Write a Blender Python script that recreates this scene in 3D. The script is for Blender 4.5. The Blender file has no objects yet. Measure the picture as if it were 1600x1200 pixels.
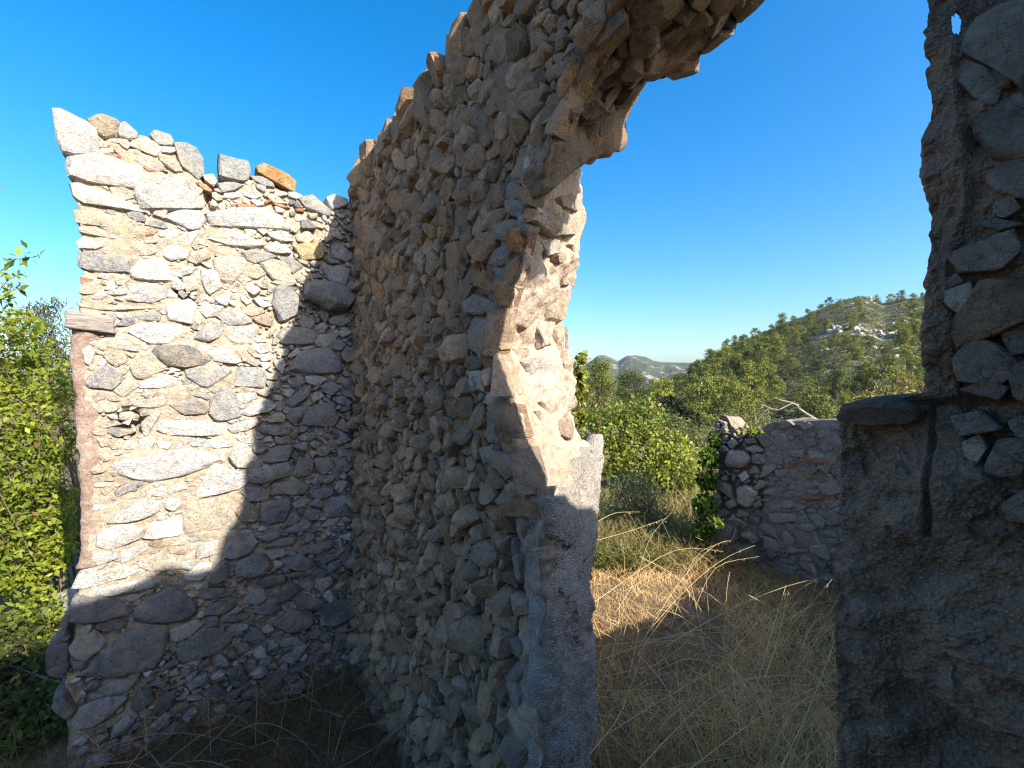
import bpy, bmesh, math, random
import numpy as np
from mathutils import Vector

# ------------------------------------------------------------------ camera, sky, sun, exposure
SC = bpy.context.scene
COL = SC.collection
EYE = 2.2
FPX = 700.0                                   # focal length in photo pixels (1600 wide)
cam_d = bpy.data.cameras.new('camera'); cam = bpy.data.objects.new('camera', cam_d); COL.objects.link(cam)
cam.location = (0, 0, EYE); cam.rotation_euler = (math.radians(90), 0, 0)
cam_d.sensor_width = 36.0; cam_d.lens = 36.0 * FPX / 1600.0
cam_d.clip_start = 0.02; cam_d.clip_end = 20000
SC.camera = cam

PHI = math.radians(35.26)
D = np.array([-math.sin(PHI), math.cos(PHI)])       # along the tall wall, away from the viewer
NN = np.array([math.cos(PHI), math.sin(PHI)])       # across the tall wall, to its far side
C0 = np.array([-1.21, 3.453])                       # inner corner of the two walls
SUN = np.array([*(0.85 * -D + 0.167 * NN), 0.50]); SUN /= np.linalg.norm(SUN)
SUN_EL = math.asin(SUN[2]); SUN_AZ = math.atan2(SUN[0], SUN[1])

world = bpy.data.worlds.new('World'); SC.world = world; world.use_nodes = True
wn = world.node_tree; wn.nodes.clear()
wo = wn.nodes.new('ShaderNodeOutputWorld'); wb = wn.nodes.new('ShaderNodeBackground')
sky = wn.nodes.new('ShaderNodeTexSky'); sky.sky_type = 'NISHITA'; sky.sun_disc = False
sky.sun_elevation = SUN_EL; sky.sun_rotation = SUN_AZ
sky.altitude = 200; sky.air_density = 1.0; sky.dust_density = 2.7; sky.ozone_density = 4.0; sky.air_density = 1.15
hs = wn.nodes.new('ShaderNodeHueSaturation'); hs.inputs['Saturation'].default_value = 1.42
wb.inputs['Strength'].default_value = 0.13
wn.links.new(sky.outputs[0], hs.inputs['Color']); wn.links.new(hs.outputs[0], wb.inputs['Color']); wn.links.new(wb.outputs[0], wo.inputs['Surface'])

sd = bpy.data.lights.new('sun', 'SUN'); sd.energy = 4.6; sd.angle = math.radians(0.53); sd.color = (1.0, 0.93, 0.82)
so = bpy.data.objects.new('sun', sd); COL.objects.link(so)
so.rotation_euler = Vector((-SUN[0], -SUN[1], -SUN[2])).to_track_quat('-Z', 'Y').to_euler()
so.location = (6, -6, 12)

SC.view_settings.view_transform = 'Standard'; SC.view_settings.look = 'None'
SC.view_settings.exposure = 1.3; SC.view_settings.gamma = 1.0; SC.view_settings.use_curve_mapping = False
SC.render.engine = 'CYCLES'
SC.cycles.use_denoising = True; SC.cycles.denoiser = 'OPENIMAGEDENOISE'; SC.cycles.denoising_prefilter = 'NONE'
SC.cycles.filter_width = 1.25
SC.cycles.max_bounces = 8; SC.cycles.diffuse_bounces = 5; SC.cycles.transparent_max_bounces = 8; SC.cycles.volume_bounces = 0
SC.cycles.sample_clamp_indirect = 6.0

rng = np.random.default_rng(11)
random.seed(5)

# ------------------------------------------------------------------ helpers
def W(t, n, z):
    """ruin frame -> world: t along the tall wall towards the viewer, n across it, z up (arrays ok)"""
    t, n, z = np.broadcast_arrays(np.asarray(t, float), np.asarray(n, float), np.asarray(z, float))
    return np.stack([C0[0] - D[0] * t + NN[0] * n, C0[1] - D[1] * t + NN[1] * n, z], -1)

def at(px, py, Y):
    """photo pixel at a chosen distance -> world point"""
    return np.array([(px - 800) / FPX * Y, Y, EYE - (py - 600) / FPX * Y])

def _h(ix, iy, iz, s):
    n = (ix.astype(np.int64) * 374761393 + iy.astype(np.int64) * 668265263 + iz.astype(np.int64) * 2147483647 + s * 1274126177) & 0xFFFFFFFF
    n = ((n ^ (n >> 13)) * 1274126177) & 0xFFFFFFFF
    n = (n ^ (n >> 16)) & 0xFFFFFFFF
    return n / 4294967295.0 * 2 - 1
def noise(p, freq=1.0, seed=0):
    p = np.asarray(p, float) * freq
    i = np.floor(p); f = p - i; i = i.astype(np.int64); f = f * f * (3 - 2 * f)
    r = 0
    for dx in (0, 1):
        wx = f[..., 0] if dx else 1 - f[..., 0]
        for dy in (0, 1):
            wy = f[..., 1] if dy else 1 - f[..., 1]
            for dz in (0, 1):
                wz = f[..., 2] if dz else 1 - f[..., 2]
                r = r + wx * wy * wz * _h(i[..., 0] + dx, i[..., 1] + dy, i[..., 2] + dz, seed)
    return r
def fbm(p, freq=1.0, octs=4, seed=0, gain=0.5):
    r = 0; a = 1.0
    for k in range(octs):
        r = r + a * noise(p, freq * 2.03 ** k, seed + 17 * k); a *= gain
    return r
def vnoise(p, freq, octs=3, seed=0):
    return np.stack([fbm(p, freq, octs, seed + 101 * k) for k in range(3)], -1)

def mesh_np(name, v, f, mat, col=None, smooth=False, sharp=None):
    """v (n,3), f: list of faces or (m,k) array; col (n,3) vertex tint"""
    me = bpy.data.meshes.new(name)
    v = np.asarray(v, np.float32)
    if isinstance(f, np.ndarray):
        k = f.shape[1]
        me.vertices.add(len(v)); me.vertices.foreach_set('co', v.ravel())
        me.loops.add(f.size); me.loops.foreach_set('vertex_index', f.ravel().astype(np.int32))
        me.polygons.add(len(f)); me.polygons.foreach_set('loop_start', np.arange(0, f.size, k, dtype=np.int32))
        me.update(calc_edges=True)
    else:
        me.from_pydata(v.tolist(), [], f)
    if col is not None:
        a = me.color_attributes.new('tone', 'FLOAT_COLOR', 'POINT')
        c = np.ones((len(v), 4), np.float32); c[:, :3] = col
        a.data.foreach_set('color', c.ravel())
    if smooth:
        me.polygons.foreach_set('use_smooth', np.ones(len(me.polygons), bool))
        if sharp: me.set_sharp_from_angle(angle=sharp)
    me.materials.append(mat)
    return me
def link(name, me, parent=None, loc=None, label=None, kind=None):
    o = bpy.data.objects.new(name, me); COL.objects.link(o)
    if parent is not None: o.parent = parent
    if loc is not None: o.location = loc
    if label: o['label'] = label
    if kind: o['kind'] = kind
    return o
def thing(name, label, cat, loc=(0, 0, 0), group=None):
    o = bpy.data.objects.new(name, None); COL.objects.link(o); o.location = loc; o.empty_display_size = 0.2
    o['label'] = label; o['category'] = cat; o['kind'] = 'thing'
    if group: o['group'] = group
    return o
def sub(o, loc):
    """location of a world point under a parent Empty that is only translated"""
    return Vector(loc) - o.location

def join(parts):
    """list of (v, f-array quads/tris same width, col) -> one"""
    vs, fs, cs, b = [], [], [], 0
    for v, f, c in parts:
        vs.append(v); fs.append(np.asarray(f) + b); cs.append(np.broadcast_to(c, (len(v), 3))); b += len(v)
    return np.concatenate(vs), np.concatenate(fs), np.concatenate(cs)

# ------------------------------------------------------------------ materials
def mat_nodes(name):
    m = bpy.data.materials.new(name); m.use_nodes = True
    nt = m.node_tree; b = nt.nodes['Principled BSDF']
    b.inputs['Roughness'].default_value = 0.95
    b.inputs['Specular IOR Level'].default_value = 0.15
    return m, nt, b
def nd(nt, typ, **kw):
    n = nt.nodes.new(typ)
    for k, v in kw.items():
        if k in n.inputs: n.inputs[k].default_value = v
        else: setattr(n, k, v)
    return n
def nz(nt, pos, scale, detail=4, rough=0.6, dist=0.0):
    n = nd(nt, 'ShaderNodeTexNoise'); n.inputs['Scale'].default_value = scale; n.inputs['Detail'].default_value = detail
    n.inputs['Roughness'].default_value = rough; n.inputs['Distortion'].default_value = dist
    nt.links.new(pos, n.inputs['Vector']); return n.outputs['Fac']
def ramp(nt, fac, stops):
    r = nd(nt, 'ShaderNodeValToRGB'); e = r.color_ramp.elements
    while len(e) < len(stops): e.new(0.5)
    for k, (p, c) in enumerate(stops):
        e[k].position = p; e[k].color = (*c, 1) if hasattr(c, '__len__') else (c, c, c, 1)
    nt.links.new(fac, r.inputs[0]); return r.outputs[0]
def mix(nt, fac, a, b, mode='MIX'):
    n = nd(nt, 'ShaderNodeMix', data_type='RGBA', blend_type=mode)
    for s, x in ((0, fac), (6, a), (7, b)):
        if isinstance(x, (int, float)): n.inputs[s].default_value = x
        elif isinstance(x, tuple): n.inputs[s].default_value = (*x, 1)
        else: nt.links.new(x, n.inputs[s])
    return n.outputs[2]
def bump(nt, b, hs_, dist=0.01, strength=1.0):
    """hs_: list of (height socket, weight)"""
    acc = None
    for s, w in hs_:
        m = nd(nt, 'ShaderNodeMath', operation='MULTIPLY'); nt.links.new(s, m.inputs[0]); m.inputs[1].default_value = w
        if acc is None: acc = m.outputs[0]
        else:
            a = nd(nt, 'ShaderNodeMath', operation='ADD'); nt.links.new(acc, a.inputs[0]); nt.links.new(m.outputs[0], a.inputs[1]); acc = a.outputs[0]
    bp = nd(nt, 'ShaderNodeBump'); bp.inputs['Distance'].default_value = dist; bp.inputs['Strength'].default_value = strength
    nt.links.new(acc, bp.inputs['Height']); nt.links.new(bp.outputs[0], b.inputs['Normal'])

def stone_material(name, dust, dust_amt, lichen):
    m, nt, b = mat_nodes(name)
    pos = nd(nt, 'ShaderNodeNewGeometry').outputs['Position']
    tone = nd(nt, 'ShaderNodeAttribute', attribute_name='tone').outputs['Color']
    big = nz(nt, pos, 11, 5, 0.65, 0.6); mid = nz(nt, pos, 42, 6, 0.75, 0.3); fine = nz(nt, pos, 170, 4, 0.75)
    c = mix(nt, 1.0, tone, ramp(nt, big, [(0.25, (0.58, 0.58, 0.585)), (0.5, (0.93, 0.93, 0.925)), (0.8, (1.08, 1.05, 0.99))]), 'MULTIPLY')
    c = mix(nt, 1.0, c, ramp(nt, mid, [(0.28, 0.42), (0.45, 0.92), (0.72, 1.18)]), 'MULTIPLY')
    c = mix(nt, 1.0, c, ramp(nt, fine, [(0.28, 0.76), (0.5, 1.0), (0.78, 1.12)]), 'MULTIPLY')
    d = nz(nt, pos, 7.5, 6, 0.75, 0.4)
    c = mix(nt, ramp(nt, d, [(0.48, 0.0), (0.62, dust_amt)]), c, mix(nt, mid, dust, tuple(x * 1.15 for x in dust)))
    l = nz(nt, pos, 22, 6, 0.75, 1.0)
    c = mix(nt, ramp(nt, l, [(0.58, 0.0), (0.70, lichen)]), c, (0.10, 0.095, 0.085))
    # hairline cracks: thin bands of a warped noise near its middle value
    ck = nz(nt, pos, 7, 5, 0.7, 0.3)
    ab = nd(nt, 'ShaderNodeMath', operation='SUBTRACT'); nt.links.new(ck, ab.inputs[0]); ab.inputs[1].default_value = 0.5
    ab2 = nd(nt, 'ShaderNodeMath', operation='ABSOLUTE'); nt.links.new(ab.outputs[0], ab2.inputs[0])
    crack = ramp(nt, ab2.outputs[0], [(0.0, 0.0), (0.008, 1.0)])
    c = mix(nt, 1.0, c, mix(nt, 1.0, crack, (0.72, 0.70, 0.68), 'LIGHTEN'), 'MULTIPLY')
    nt.links.new(c, b.inputs['Base Color'])
    bump(nt, b, [(big, 0.8), (mid, 1.0), (fine, 0.35), (crack, 0.10)], 0.026)
    return m
def mortar_material(name, c1, c2, c3, scale=1.0, bd=0.02):
    m, nt, b = mat_nodes(name)
    pos = nd(nt, 'ShaderNodeNewGeometry').outputs['Position']
    big = nz(nt, pos, 3.2 * scale, 5, 0.6, 0.5); mid = nz(nt, pos, 30 * scale, 6, 0.72); fine = nz(nt, pos, 150 * scale, 4, 0.75)
    c = ramp(nt, big, [(0.3, c1), (0.52, c2), (0.72, c3)])
    c = mix(nt, 1.0, c, ramp(nt, mid, [(0.25, 0.5), (0.5, 0.95), (0.8, 1.15)]), 'MULTIPLY')
    c = mix(nt, 1.0, c, ramp(nt, fine, [(0.25, 0.6), (0.5, 1.0), (0.8, 1.2)]), 'MULTIPLY')
    nt.links.new(c, b.inputs['Base Color'])
    bump(nt, b, [(mid, 1.0), (fine, 0.45)], bd)
    return m
def grit_material(name, c1, c2, peb):
    m, nt, b = mat_nodes(name)
    pos = nd(nt, 'ShaderNodeNewGeometry').outputs['Position']
    big = nz(nt, pos, 5, 7, 0.7, 0.6); fine = nz(nt, pos, 240, 4, 0.75)
    v = nd(nt, 'ShaderNodeTexVoronoi'); v.inputs['Scale'].default_value = 150; nt.links.new(pos, v.inputs['Vector'])
    c = ramp(nt, big, [(0.32, tuple(x * 0.75 for x in c1)), (0.45, c1), (0.58, c2), (0.68, tuple(x * 1.15 for x in c2))])
    c = mix(nt, ramp(nt, v.outputs['Distance'], [(0.15, 0.85), (0.5, 0.0)]), c, mix(nt, ramp(nt, nz(nt, pos, 90, 2), [(0.4, 0.0), (0.6, 1.0)]), peb, tuple(x * 0.45 for x in peb)))
    c = mix(nt, 1.0, c, ramp(nt, fine, [(0.25, 0.55), (0.5, 1.0), (0.8, 1.2)]), 'MULTIPLY')
    nt.links.new(c, b.inputs['Base Color'])
    inv = nd(nt, 'ShaderNodeMath', operation='SUBTRACT'); inv.inputs[0].default_value = 1.0; nt.links.new(v.outputs['Distance'], inv.inputs[1])
    bump(nt, b, [(inv.outputs[0], 0.8), (fine, 0.6)], 0.012)
    return m
def tone_material(name, rough=0.9, trans=0.0, var=0.25, scale=8.0):
    m, nt, b = mat_nodes(name)
    b.inputs['Roughness'].default_value = rough
    pos = nd(nt, 'ShaderNodeNewGeometry').outputs['Position']
    tone = nd(nt, 'ShaderNodeAttribute', attribute_name='tone').outputs['Color']
    c = mix(nt, 1.0, tone, ramp(nt, nz(nt, pos, scale, 3), [(0.3, 1 - var), (0.7, 1 + var)]), 'MULTIPLY')
    nt.links.new(c, b.inputs['Base Color'])
    if trans > 0:
        t = nd(nt, 'ShaderNodeBsdfTranslucent'); mx = nd(nt, 'ShaderNodeMixShader'); mx.inputs[0].default_value = trans
        nt.links.new(mix(nt, 1.0, c, (1.15, 1.1, 0.6), 'MULTIPLY'), t.inputs['Color'])
        nt.links.new(b.outputs[0], mx.inputs[1]); nt.links.new(t.outputs[0], mx.inputs[2])
        nt.links.new(mx.outputs[0], nt.nodes['Material Output'].inputs['Surface'])
    return m

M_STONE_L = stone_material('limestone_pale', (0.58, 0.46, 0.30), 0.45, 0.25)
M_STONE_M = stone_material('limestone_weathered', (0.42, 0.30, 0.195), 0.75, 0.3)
M_STONE_R = stone_material('limestone_dark', (0.18, 0.14, 0.10), 0.6, 0.6)  # limestone with heavy dark brown mottling, for the pier
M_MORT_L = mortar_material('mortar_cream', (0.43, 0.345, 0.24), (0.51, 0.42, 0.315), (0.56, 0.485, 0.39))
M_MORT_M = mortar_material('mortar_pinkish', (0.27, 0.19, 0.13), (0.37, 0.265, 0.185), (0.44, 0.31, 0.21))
M_JAMB = mortar_material('mortar_jamb', (0.54, 0.39, 0.28), (0.60, 0.46, 0.35), (0.64, 0.53, 0.43))
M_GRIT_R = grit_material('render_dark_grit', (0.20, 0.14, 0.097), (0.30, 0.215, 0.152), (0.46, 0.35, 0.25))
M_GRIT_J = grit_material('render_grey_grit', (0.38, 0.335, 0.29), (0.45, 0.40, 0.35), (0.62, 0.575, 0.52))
M_PLASTER = mortar_material('plaster_grey', (0.32, 0.24, 0.18), (0.39, 0.31, 0.24), (0.47, 0.385, 0.30), 0.8, 0.012)
M_PINK = mortar_material('plaster_pink', (0.40, 0.26, 0.20), (0.50, 0.36, 0.29), (0.58, 0.47, 0.39), 2.2, 0.02)
M_FARW = mortar_material('mortar_far', (0.23, 0.175, 0.13), (0.32, 0.25, 0.19), (0.40, 0.31, 0.24))
M_SOIL = mortar_material('soil', (0.14, 0.10, 0.055), (0.23, 0.165, 0.09), (0.32, 0.235, 0.13), 1.0, 0.03)
M_LEAF = tone_material('leaf', 0.55, 0.35, 0.2, 3.0)
M_STRAW = tone_material('straw', 0.8, 0.15, 0.2, 6.0)
M_BARK = tone_material('bark', 0.95, 0, 0.35, 30.0)
M_NEEDLE = tone_material('needles', 0.75, 0.12, 0.2, 0.6)
_nt = M_NEEDLE.node_tree; _mx = [n for n in _nt.nodes if n.bl_idname == 'ShaderNodeMix'][0]; _oi = _nt.nodes.new('ShaderNodeObjectInfo')
_rr = ramp(_nt, _oi.outputs['Random'], [(0.0, (0.55, 0.60, 0.62)), (0.5, (0.85, 0.85, 0.8)), (1.0, (1.2, 1.12, 0.9))])
_lk = [l for l in _nt.links if l.from_node == _mx]; _to = [l.to_socket for l in _lk]
_m2 = mix(_nt, 1.0, _mx.outputs[2], _rr, 'MULTIPLY')
for _t in _to: _nt.links.new(_m2, _t)

# ------------------------------------------------------------------ geometry makers
def box_surface(la, lb, lc):
    """surface of a box with parameter lists la, lb, lc -> params (n,3), quads (m,4) (outward), face side ids"""
    na, nb, nc = len(la) - 1, len(lb) - 1, len(lc) - 1
    quads, side = [], []
    def grid(f, n1, n2, flip, sid):
        i, j = np.meshgrid(np.arange(n1), np.arange(n2), indexing='ij'); i = i.ravel(); j = j.ravel()
        q = [f(i, j), f(i + 1, j), f(i + 1, j + 1), f(i, j + 1)]
        if flip: q = q[::-1]
        quads.append(np.stack(q, 1)); side.append(np.full(len(i), sid))
    K = lambda x, v: np.full_like(x, v)
    grid(lambda i, j: np.stack([i, j, K(i, 0)], -1), na, nb, False, 0)
    grid(lambda i, j: np.stack([i, j, K(i, nc)], -1), na, nb, True, 1)
    grid(lambda i, j: np.stack([K(i, 0), i, j], -1), nb, nc, False, 2)
    grid(lambda i, j: np.stack([K(i, na), i, j], -1), nb, nc, True, 3)
    grid(lambda i, j: np.stack([j, K(i, 0), i], -1), nc, na, False, 4)
    grid(lambda i, j: np.stack([j, K(i, nb), i], -1), nc, na, True, 5)
    q = np.concatenate(quads); s = np.concatenate(side)
    flat = q.reshape(-1, 3); key = (flat[:, 0] * (nb + 1) + flat[:, 1]) * (nc + 1) + flat[:, 2]
    u, first, inv = np.unique(key, return_index=True, return_inverse=True)
    idx = flat[first]
    P = np.stack([np.asarray(la, float)[idx[:, 0]], np.asarray(lb, float)[idx[:, 1]], np.asarray(lc, float)[idx[:, 2]]], -1)
    return P, inv.reshape(-1, 4), s

class Plane:
    """a wall face: world origin, horizontal axis U, vertical axis V, outward normal O"""
    def __init__(s, o, u, v, n):
        s.o, s.u, s.v, s.n = [np.asarray(x, float) for x in (o, u, v, n)]
    def un(s, px, py):
        d = np.array([(px - 800) / FPX, 1.0, -(py - 600) / FPX]); c = np.array([0, 0, EYE])
        k = np.dot(s.o - c, s.n) / np.dot(d, s.n); p = c + k * d - s.o
        return np.array([np.dot(p, s.u), np.dot(p, s.v)])
    def poly(s, pts): return np.array([s.un(*p) for p in pts])
    def w(s, uv, h): return s.o + uv[..., 0:1] * s.u + uv[..., 1:2] * s.v + np.asarray(h)[..., None] * s.n
U3 = lambda a: np.array([a[0], a[1], 0.0])
Zv = np.array([0, 0, 1.0])
P_MAIN = Plane(W(0, 0, 0), -U3(D), Zv, -U3(NN))                 # u = t
P_LEFT = Plane(W(0, 0, 0), -U3(NN), Zv, -U3(D))                 # u = distance left of the corner
JT0, JT1, JN = 2.285, 2.0, 0.5                                  # door jamb: t at the front, t at the back, wall thickness
_ju = W(JT1, JN, 0) - W(JT0, 0, 0); _ju /= np.linalg.norm(_ju)
_jn = np.array([_ju[1], -_ju[0], 0]);
P_JAMB = Plane(W(JT0, 0, 0), _ju, Zv, _jn)
JTU = 2.205                                                     # above the cement render the arris is broken back
_uu = W(JT1, JN, 0) - W(JTU, 0, 0); LU = np.linalg.norm(_uu); _uu /= LU
P_JUP = Plane(W(JTU, 0, 0), _uu, Zv, np.array([_uu[1], -_uu[0], 0]))
FN = 4.55
P_BACK = Plane(W(0, JN, 0), -U3(D), Zv, -U3(NN))
def _prof(pl, px): a = np.array([pl.un(*p) for p in px]); return a[np.argsort(a[:, 1])]
_jf = _prof(P_MAIN, [(848, 200), (840, 250), (832, 330), (818, 390), (804, 440), (790, 500), (776, 540), (786, 580), (802, 620), (820, 690), (842, 750), (850, 800)])
_jb = _prof(P_BACK, [(906, 200), (905, 240), (906, 300), (905, 340), (901, 385), (893, 440), (882, 480), (878, 515), (882, 548), (892, 565), (894, 610), (893, 660), (900, 680), (915, 700), (925, 740), (925, 800)])
jf_t = lambda z: np.interp(z, _jf[:, 1], _jf[:, 0])          # t of the front arris of the upper jamb by height
jb_t = lambda z: np.interp(z, _jb[:, 1], _jb[:, 0])          # t of its back arris
def jplane(z):
    a = W(jf_t(z), 0, 0); u = W(jb_t(z), JN, 0) - a; L = np.linalg.norm(u); u = u / L
    return Plane(a, u, Zv, np.array([u[1], -u[0], 0])), L
P_FAR = Plane(W(0, FN, 0), -U3(D), Zv, -U3(NN))

def resample(P, n):
    Q = np.concatenate([P, P[:1]]); L = np.linalg.norm(np.diff(Q, axis=0), axis=1); S = np.concatenate([[0], np.cumsum(L)])
    x = np.linspace(0, S[-1], n, endpoint=False)
    return np.stack([np.interp(x, S, Q[:, k]) for k in range(2)], -1)
def ccw(P):
    a = np.sum(P[:, 0] * np.roll(P[:, 1], -1) - np.roll(P[:, 0], -1) * P[:, 1])
    return P if a > 0 else P[::-1]

def simplify(P, k):
    """keep the k most telling corners of an outline"""
    P = list(P)
    while len(P) > k:
        A = np.array(P); a = np.roll(A, 1, 0); b = np.roll(A, -1, 0)
        ar = np.abs((A[:, 0] - a[:, 0]) * (b[:, 1] - a[:, 1]) - (b[:, 0] - a[:, 0]) * (A[:, 1] - a[:, 1]))
        P.pop(int(np.argmin(ar)))
    return np.array(P)
def stone(P, plane, h, back, r, rough=0.05, n=10, tilt=0.35, facets=6, soft=0):
    """a broken rubble stone bedded in a wall face: outline P (k,2), standing h proud, all flat fracture faces, reaching back into the wall"""
    P = ccw(np.asarray(P, float)); c = P.mean(0)
    k = 9 if n < 30 else 11
    Q = simplify(P if len(P) >= k else resample(P, 24), k) - c
    R = np.sqrt(np.mean(np.sum(Q * Q, 1))) + 1e-6
    g = r.normal(size=2) * tilt * 0.7
    top = lambda p: np.clip(1 + (p / R) @ g, 0.35, 1.5)
    sd = int(r.integers(1 << 20))
    pts = [np.column_stack([Q * 0.93, np.full(len(Q), -back)]),
           np.column_stack([Q * r.uniform(0.97, 1.03, (len(Q), 1)), h * r.uniform(0.0, 0.45, len(Q))]),
           np.column_stack([Q * r.uniform(0.80, 0.97, (len(Q), 1)), h * top(Q) * r.uniform(0.55, 0.98, len(Q))])]
    m = int(r.integers(3, 6)); a = r.uniform(0, 2 * math.pi, m); q = np.stack([np.cos(a), np.sin(a)], -1) * r.uniform(0.1, 0.62, (m, 1)) * np.abs(Q).max(0)
    pts.append(np.column_stack([q, h * top(q) * r.uniform(0.85, 1.12, m)]))
    pts = np.concatenate(pts)
    bm = bmesh.new()
    for p in pts: bm.verts.new(p)
    res = bmesh.ops.convex_hull(bm, input=bm.verts)
    junk = list({e for e in res['geom_interior'] + res['geom_unused'] if isinstance(e, bmesh.types.BMVert)})
    if junk: bmesh.ops.delete(bm, geom=junk, context='VERTS')
    bmesh.ops.triangulate(bm, faces=bm.faces)
    if R > 0.025:
        bmesh.ops.subdivide_edges(bm, edges=[e for e in bm.edges if e.calc_length() > R * 0.35], cuts=1, use_grid_fill=True)
        bmesh.ops.triangulate(bm, faces=bm.faces)
        if R > 0.06:
            bmesh.ops.subdivide_edges(bm, edges=[e for e in bm.edges if e.calc_length() > R * 0.30], cuts=1, use_grid_fill=True)
            bmesh.ops.triangulate(bm, faces=bm.faces)
    if R > 0.025: bmesh.ops.smooth_vert(bm, verts=bm.verts, factor=0.10, use_axis_x=True, use_axis_y=True, use_axis_z=True)
    bm.verts.index_update()
    L = np.array([v.co[:] for v in bm.verts]); F = np.array([[v.index for v in f.verts] for f in bm.faces]); bm.free()
    v = plane.o + (L[:, 0:1] + c[0]) * plane.u + (L[:, 1:2] + c[1]) * plane.v + L[:, 2:3] * plane.n
    fr = 1.6 / R
    v = v + vnoise(v, fr, 2, sd) * rough * 0.75 * min(R, 3 * h)
    return v, F

def add_stone(parent, vt, col, mat, name='stone', label=None):
    v, t = vt; c = v.mean(0)
    me = mesh_np(name, v - c, t, mat, np.broadcast_to(col, (len(v), 3)), smooth=True, sharp=math.radians(15))
    return link(name, me, parent, sub(parent, c), label)

def blob_outline(c, w, h, ang, r, k=7):
    a = np.sort(r.uniform(0, 2 * math.pi, k) * 0.35 + np.linspace(0, 2 * math.pi, k, endpoint=False) * 1.0)
    rad = r.uniform(0.82, 1.12, k)
    p = np.stack([np.cos(a) * rad * w / 2, np.sin(a) * rad * h / 2], -1)
    ca, sa = math.cos(ang), math.sin(ang)
    return p @ np.array([[ca, sa], [-sa, ca]]) + c

def inside(P, x, y):
    r = np.zeros(np.shape(x), bool); k = len(P); j = k - 1
    for i in range(k):
        xi, yi = P[i]; xj, yj = P[j]
        cnd = ((yi > y) != (yj > y)) & (x < (xj - xi) * (y - yi) / (yj - yi + 1e-12) + xi)
        r ^= cnd; j = i
    return r

class Packer:
    """raster of a wall face: which spots are still free of stones"""
    def __init__(s, u0, u1, v0, v1, step=0.006):
        s.u0, s.v0, s.st = u0, v0, step
        s.nu = int((u1 - u0) / step); s.nv = int((v1 - v0) / step)
        s.U, s.V = np.meshgrid(u0 + (np.arange(s.nu) + 0.5) * step, v0 + (np.arange(s.nv) + 0.5) * step, indexing='ij')
        s.free = np.ones((s.nu, s.nv), bool)
    def window(s, P, pad=0.0):
        i0 = max(0, int((P[:, 0].min() - pad - s.u0) / s.st)); i1 = min(s.nu, int((P[:, 0].max() + pad - s.u0) / s.st) + 2)
        j0 = max(0, int((P[:, 1].min() - pad - s.v0) / s.st)); j1 = min(s.nv, int((P[:, 1].max() + pad - s.v0) / s.st) + 2)
        return slice(i0, max(i0, i1)), slice(j0, max(j0, j1))
    def mark(s, P):
        w = s.window(P); s.free[w] &= ~inside(P, s.U[w], s.V[w])
    def fits(s, P, tol=0.03):
        w = s.window(P); m = inside(P, s.U[w], s.V[w]); k = m.sum()
        return k > 3 and (m & ~s.free[w]).sum() <= tol * k
    def fill(s, sizes, tries, r, ok=lambda c: True, aspect=(1.1, 2.0), ang=0.35, grow=0.96):
        out = []
        for (a, b), n in zip(sizes, tries):
            idx = np.argwhere(s.free)
            if len(idx) == 0: break
            for i, j in idx[r.integers(len(idx), size=n)]:
                c = np.array([s.U[i, j], s.V[i, j]])
                if not s.free[i, j] or not ok(c): continue
                w = r.uniform(a, b); P = blob_outline(c, w, w / r.uniform(*aspect), r.normal() * ang, r)
                if s.fits((P - c) * grow + c): s.mark((P - c) * grow + c); out.append(P)
        return out

def power_cells(seeds, wts, r, gap, bounds, zs=1.0, k=7):
    """outlines of weighted Voronoi cells, shrunk by gap; bounds (u0,u1,v0,v1)"""
    S = seeds * np.array([1, zs]); out = []
    th = np.linspace(0, 2 * math.pi, 40, endpoint=False); dirs = np.stack([np.cos(th), np.sin(th)], -1)
    for i in range(len(S)):
        d = S - S[i]; L2 = np.sum(d * d, 1); L2[i] = 1e9
        nb = np.argsort(L2)[:16]
        L = np.sqrt(L2[nb]); nn = d[nb] / L[:, None]
        off = (L2[nb] + wts[i] ** 2 - wts[nb] ** 2) / (2 * L) - gap
        rad = np.full(40, 1e3)
        for n_, o in zip(nn, off):
            cs = dirs @ n_
            with np.errstate(divide='ignore'): q = np.where(cs > 1e-3, max(o, 0.006) / np.maximum(cs, 1e-3), 1e3)
            rad = np.minimum(rad, q)
        for ax, lo, hi in ((0, bounds[0], bounds[1]), (1, bounds[2] * zs, bounds[3] * zs)):
            cs = dirs[:, ax]
            rad = np.minimum(rad, np.where(cs > 1e-3, (hi - S[i, ax]) / np.maximum(cs, 1e-3), 1e3))
            rad = np.minimum(rad, np.where(cs < -1e-3, (S[i, ax] - lo) / np.maximum(-cs, 1e-3), 1e3))
        rad = np.clip(rad, 0.008, 0.4)
        out.append((S[i] + dirs * rad[:, None]) / np.array([1, zs]))
    return out
def poisson(u0, u1, v0, v1, rmin, rmax, r, tries=60000, zs=1.0, reject=None, small=0.5):
    """variable-radius dart throwing: large first"""
    pts = np.zeros((0, 2)); rad = np.zeros(0)
    for q in np.linspace(1, 0, 14):
        rr = rmin + (rmax - rmin) * q ** 1.6
        n = int(tries / 14)
        cand = np.stack([r.uniform(u0, u1, n), r.uniform(v0, v1, n)], -1)
        lim = int(6 + 2000 * (1 - q) ** 2); got = 0
        for c in cand:
            if reject is not None and reject(c): continue
            if len(pts):
                d = (pts - c) * np.array([1, zs])
                if np.any(np.sum(d * d, 1) < (0.86 * (rad + rr)) ** 2): continue
            pts = np.vstack([pts, c]); rad = np.append(rad, rr); got += 1
            if got >= lim: break
    return pts, rad

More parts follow.
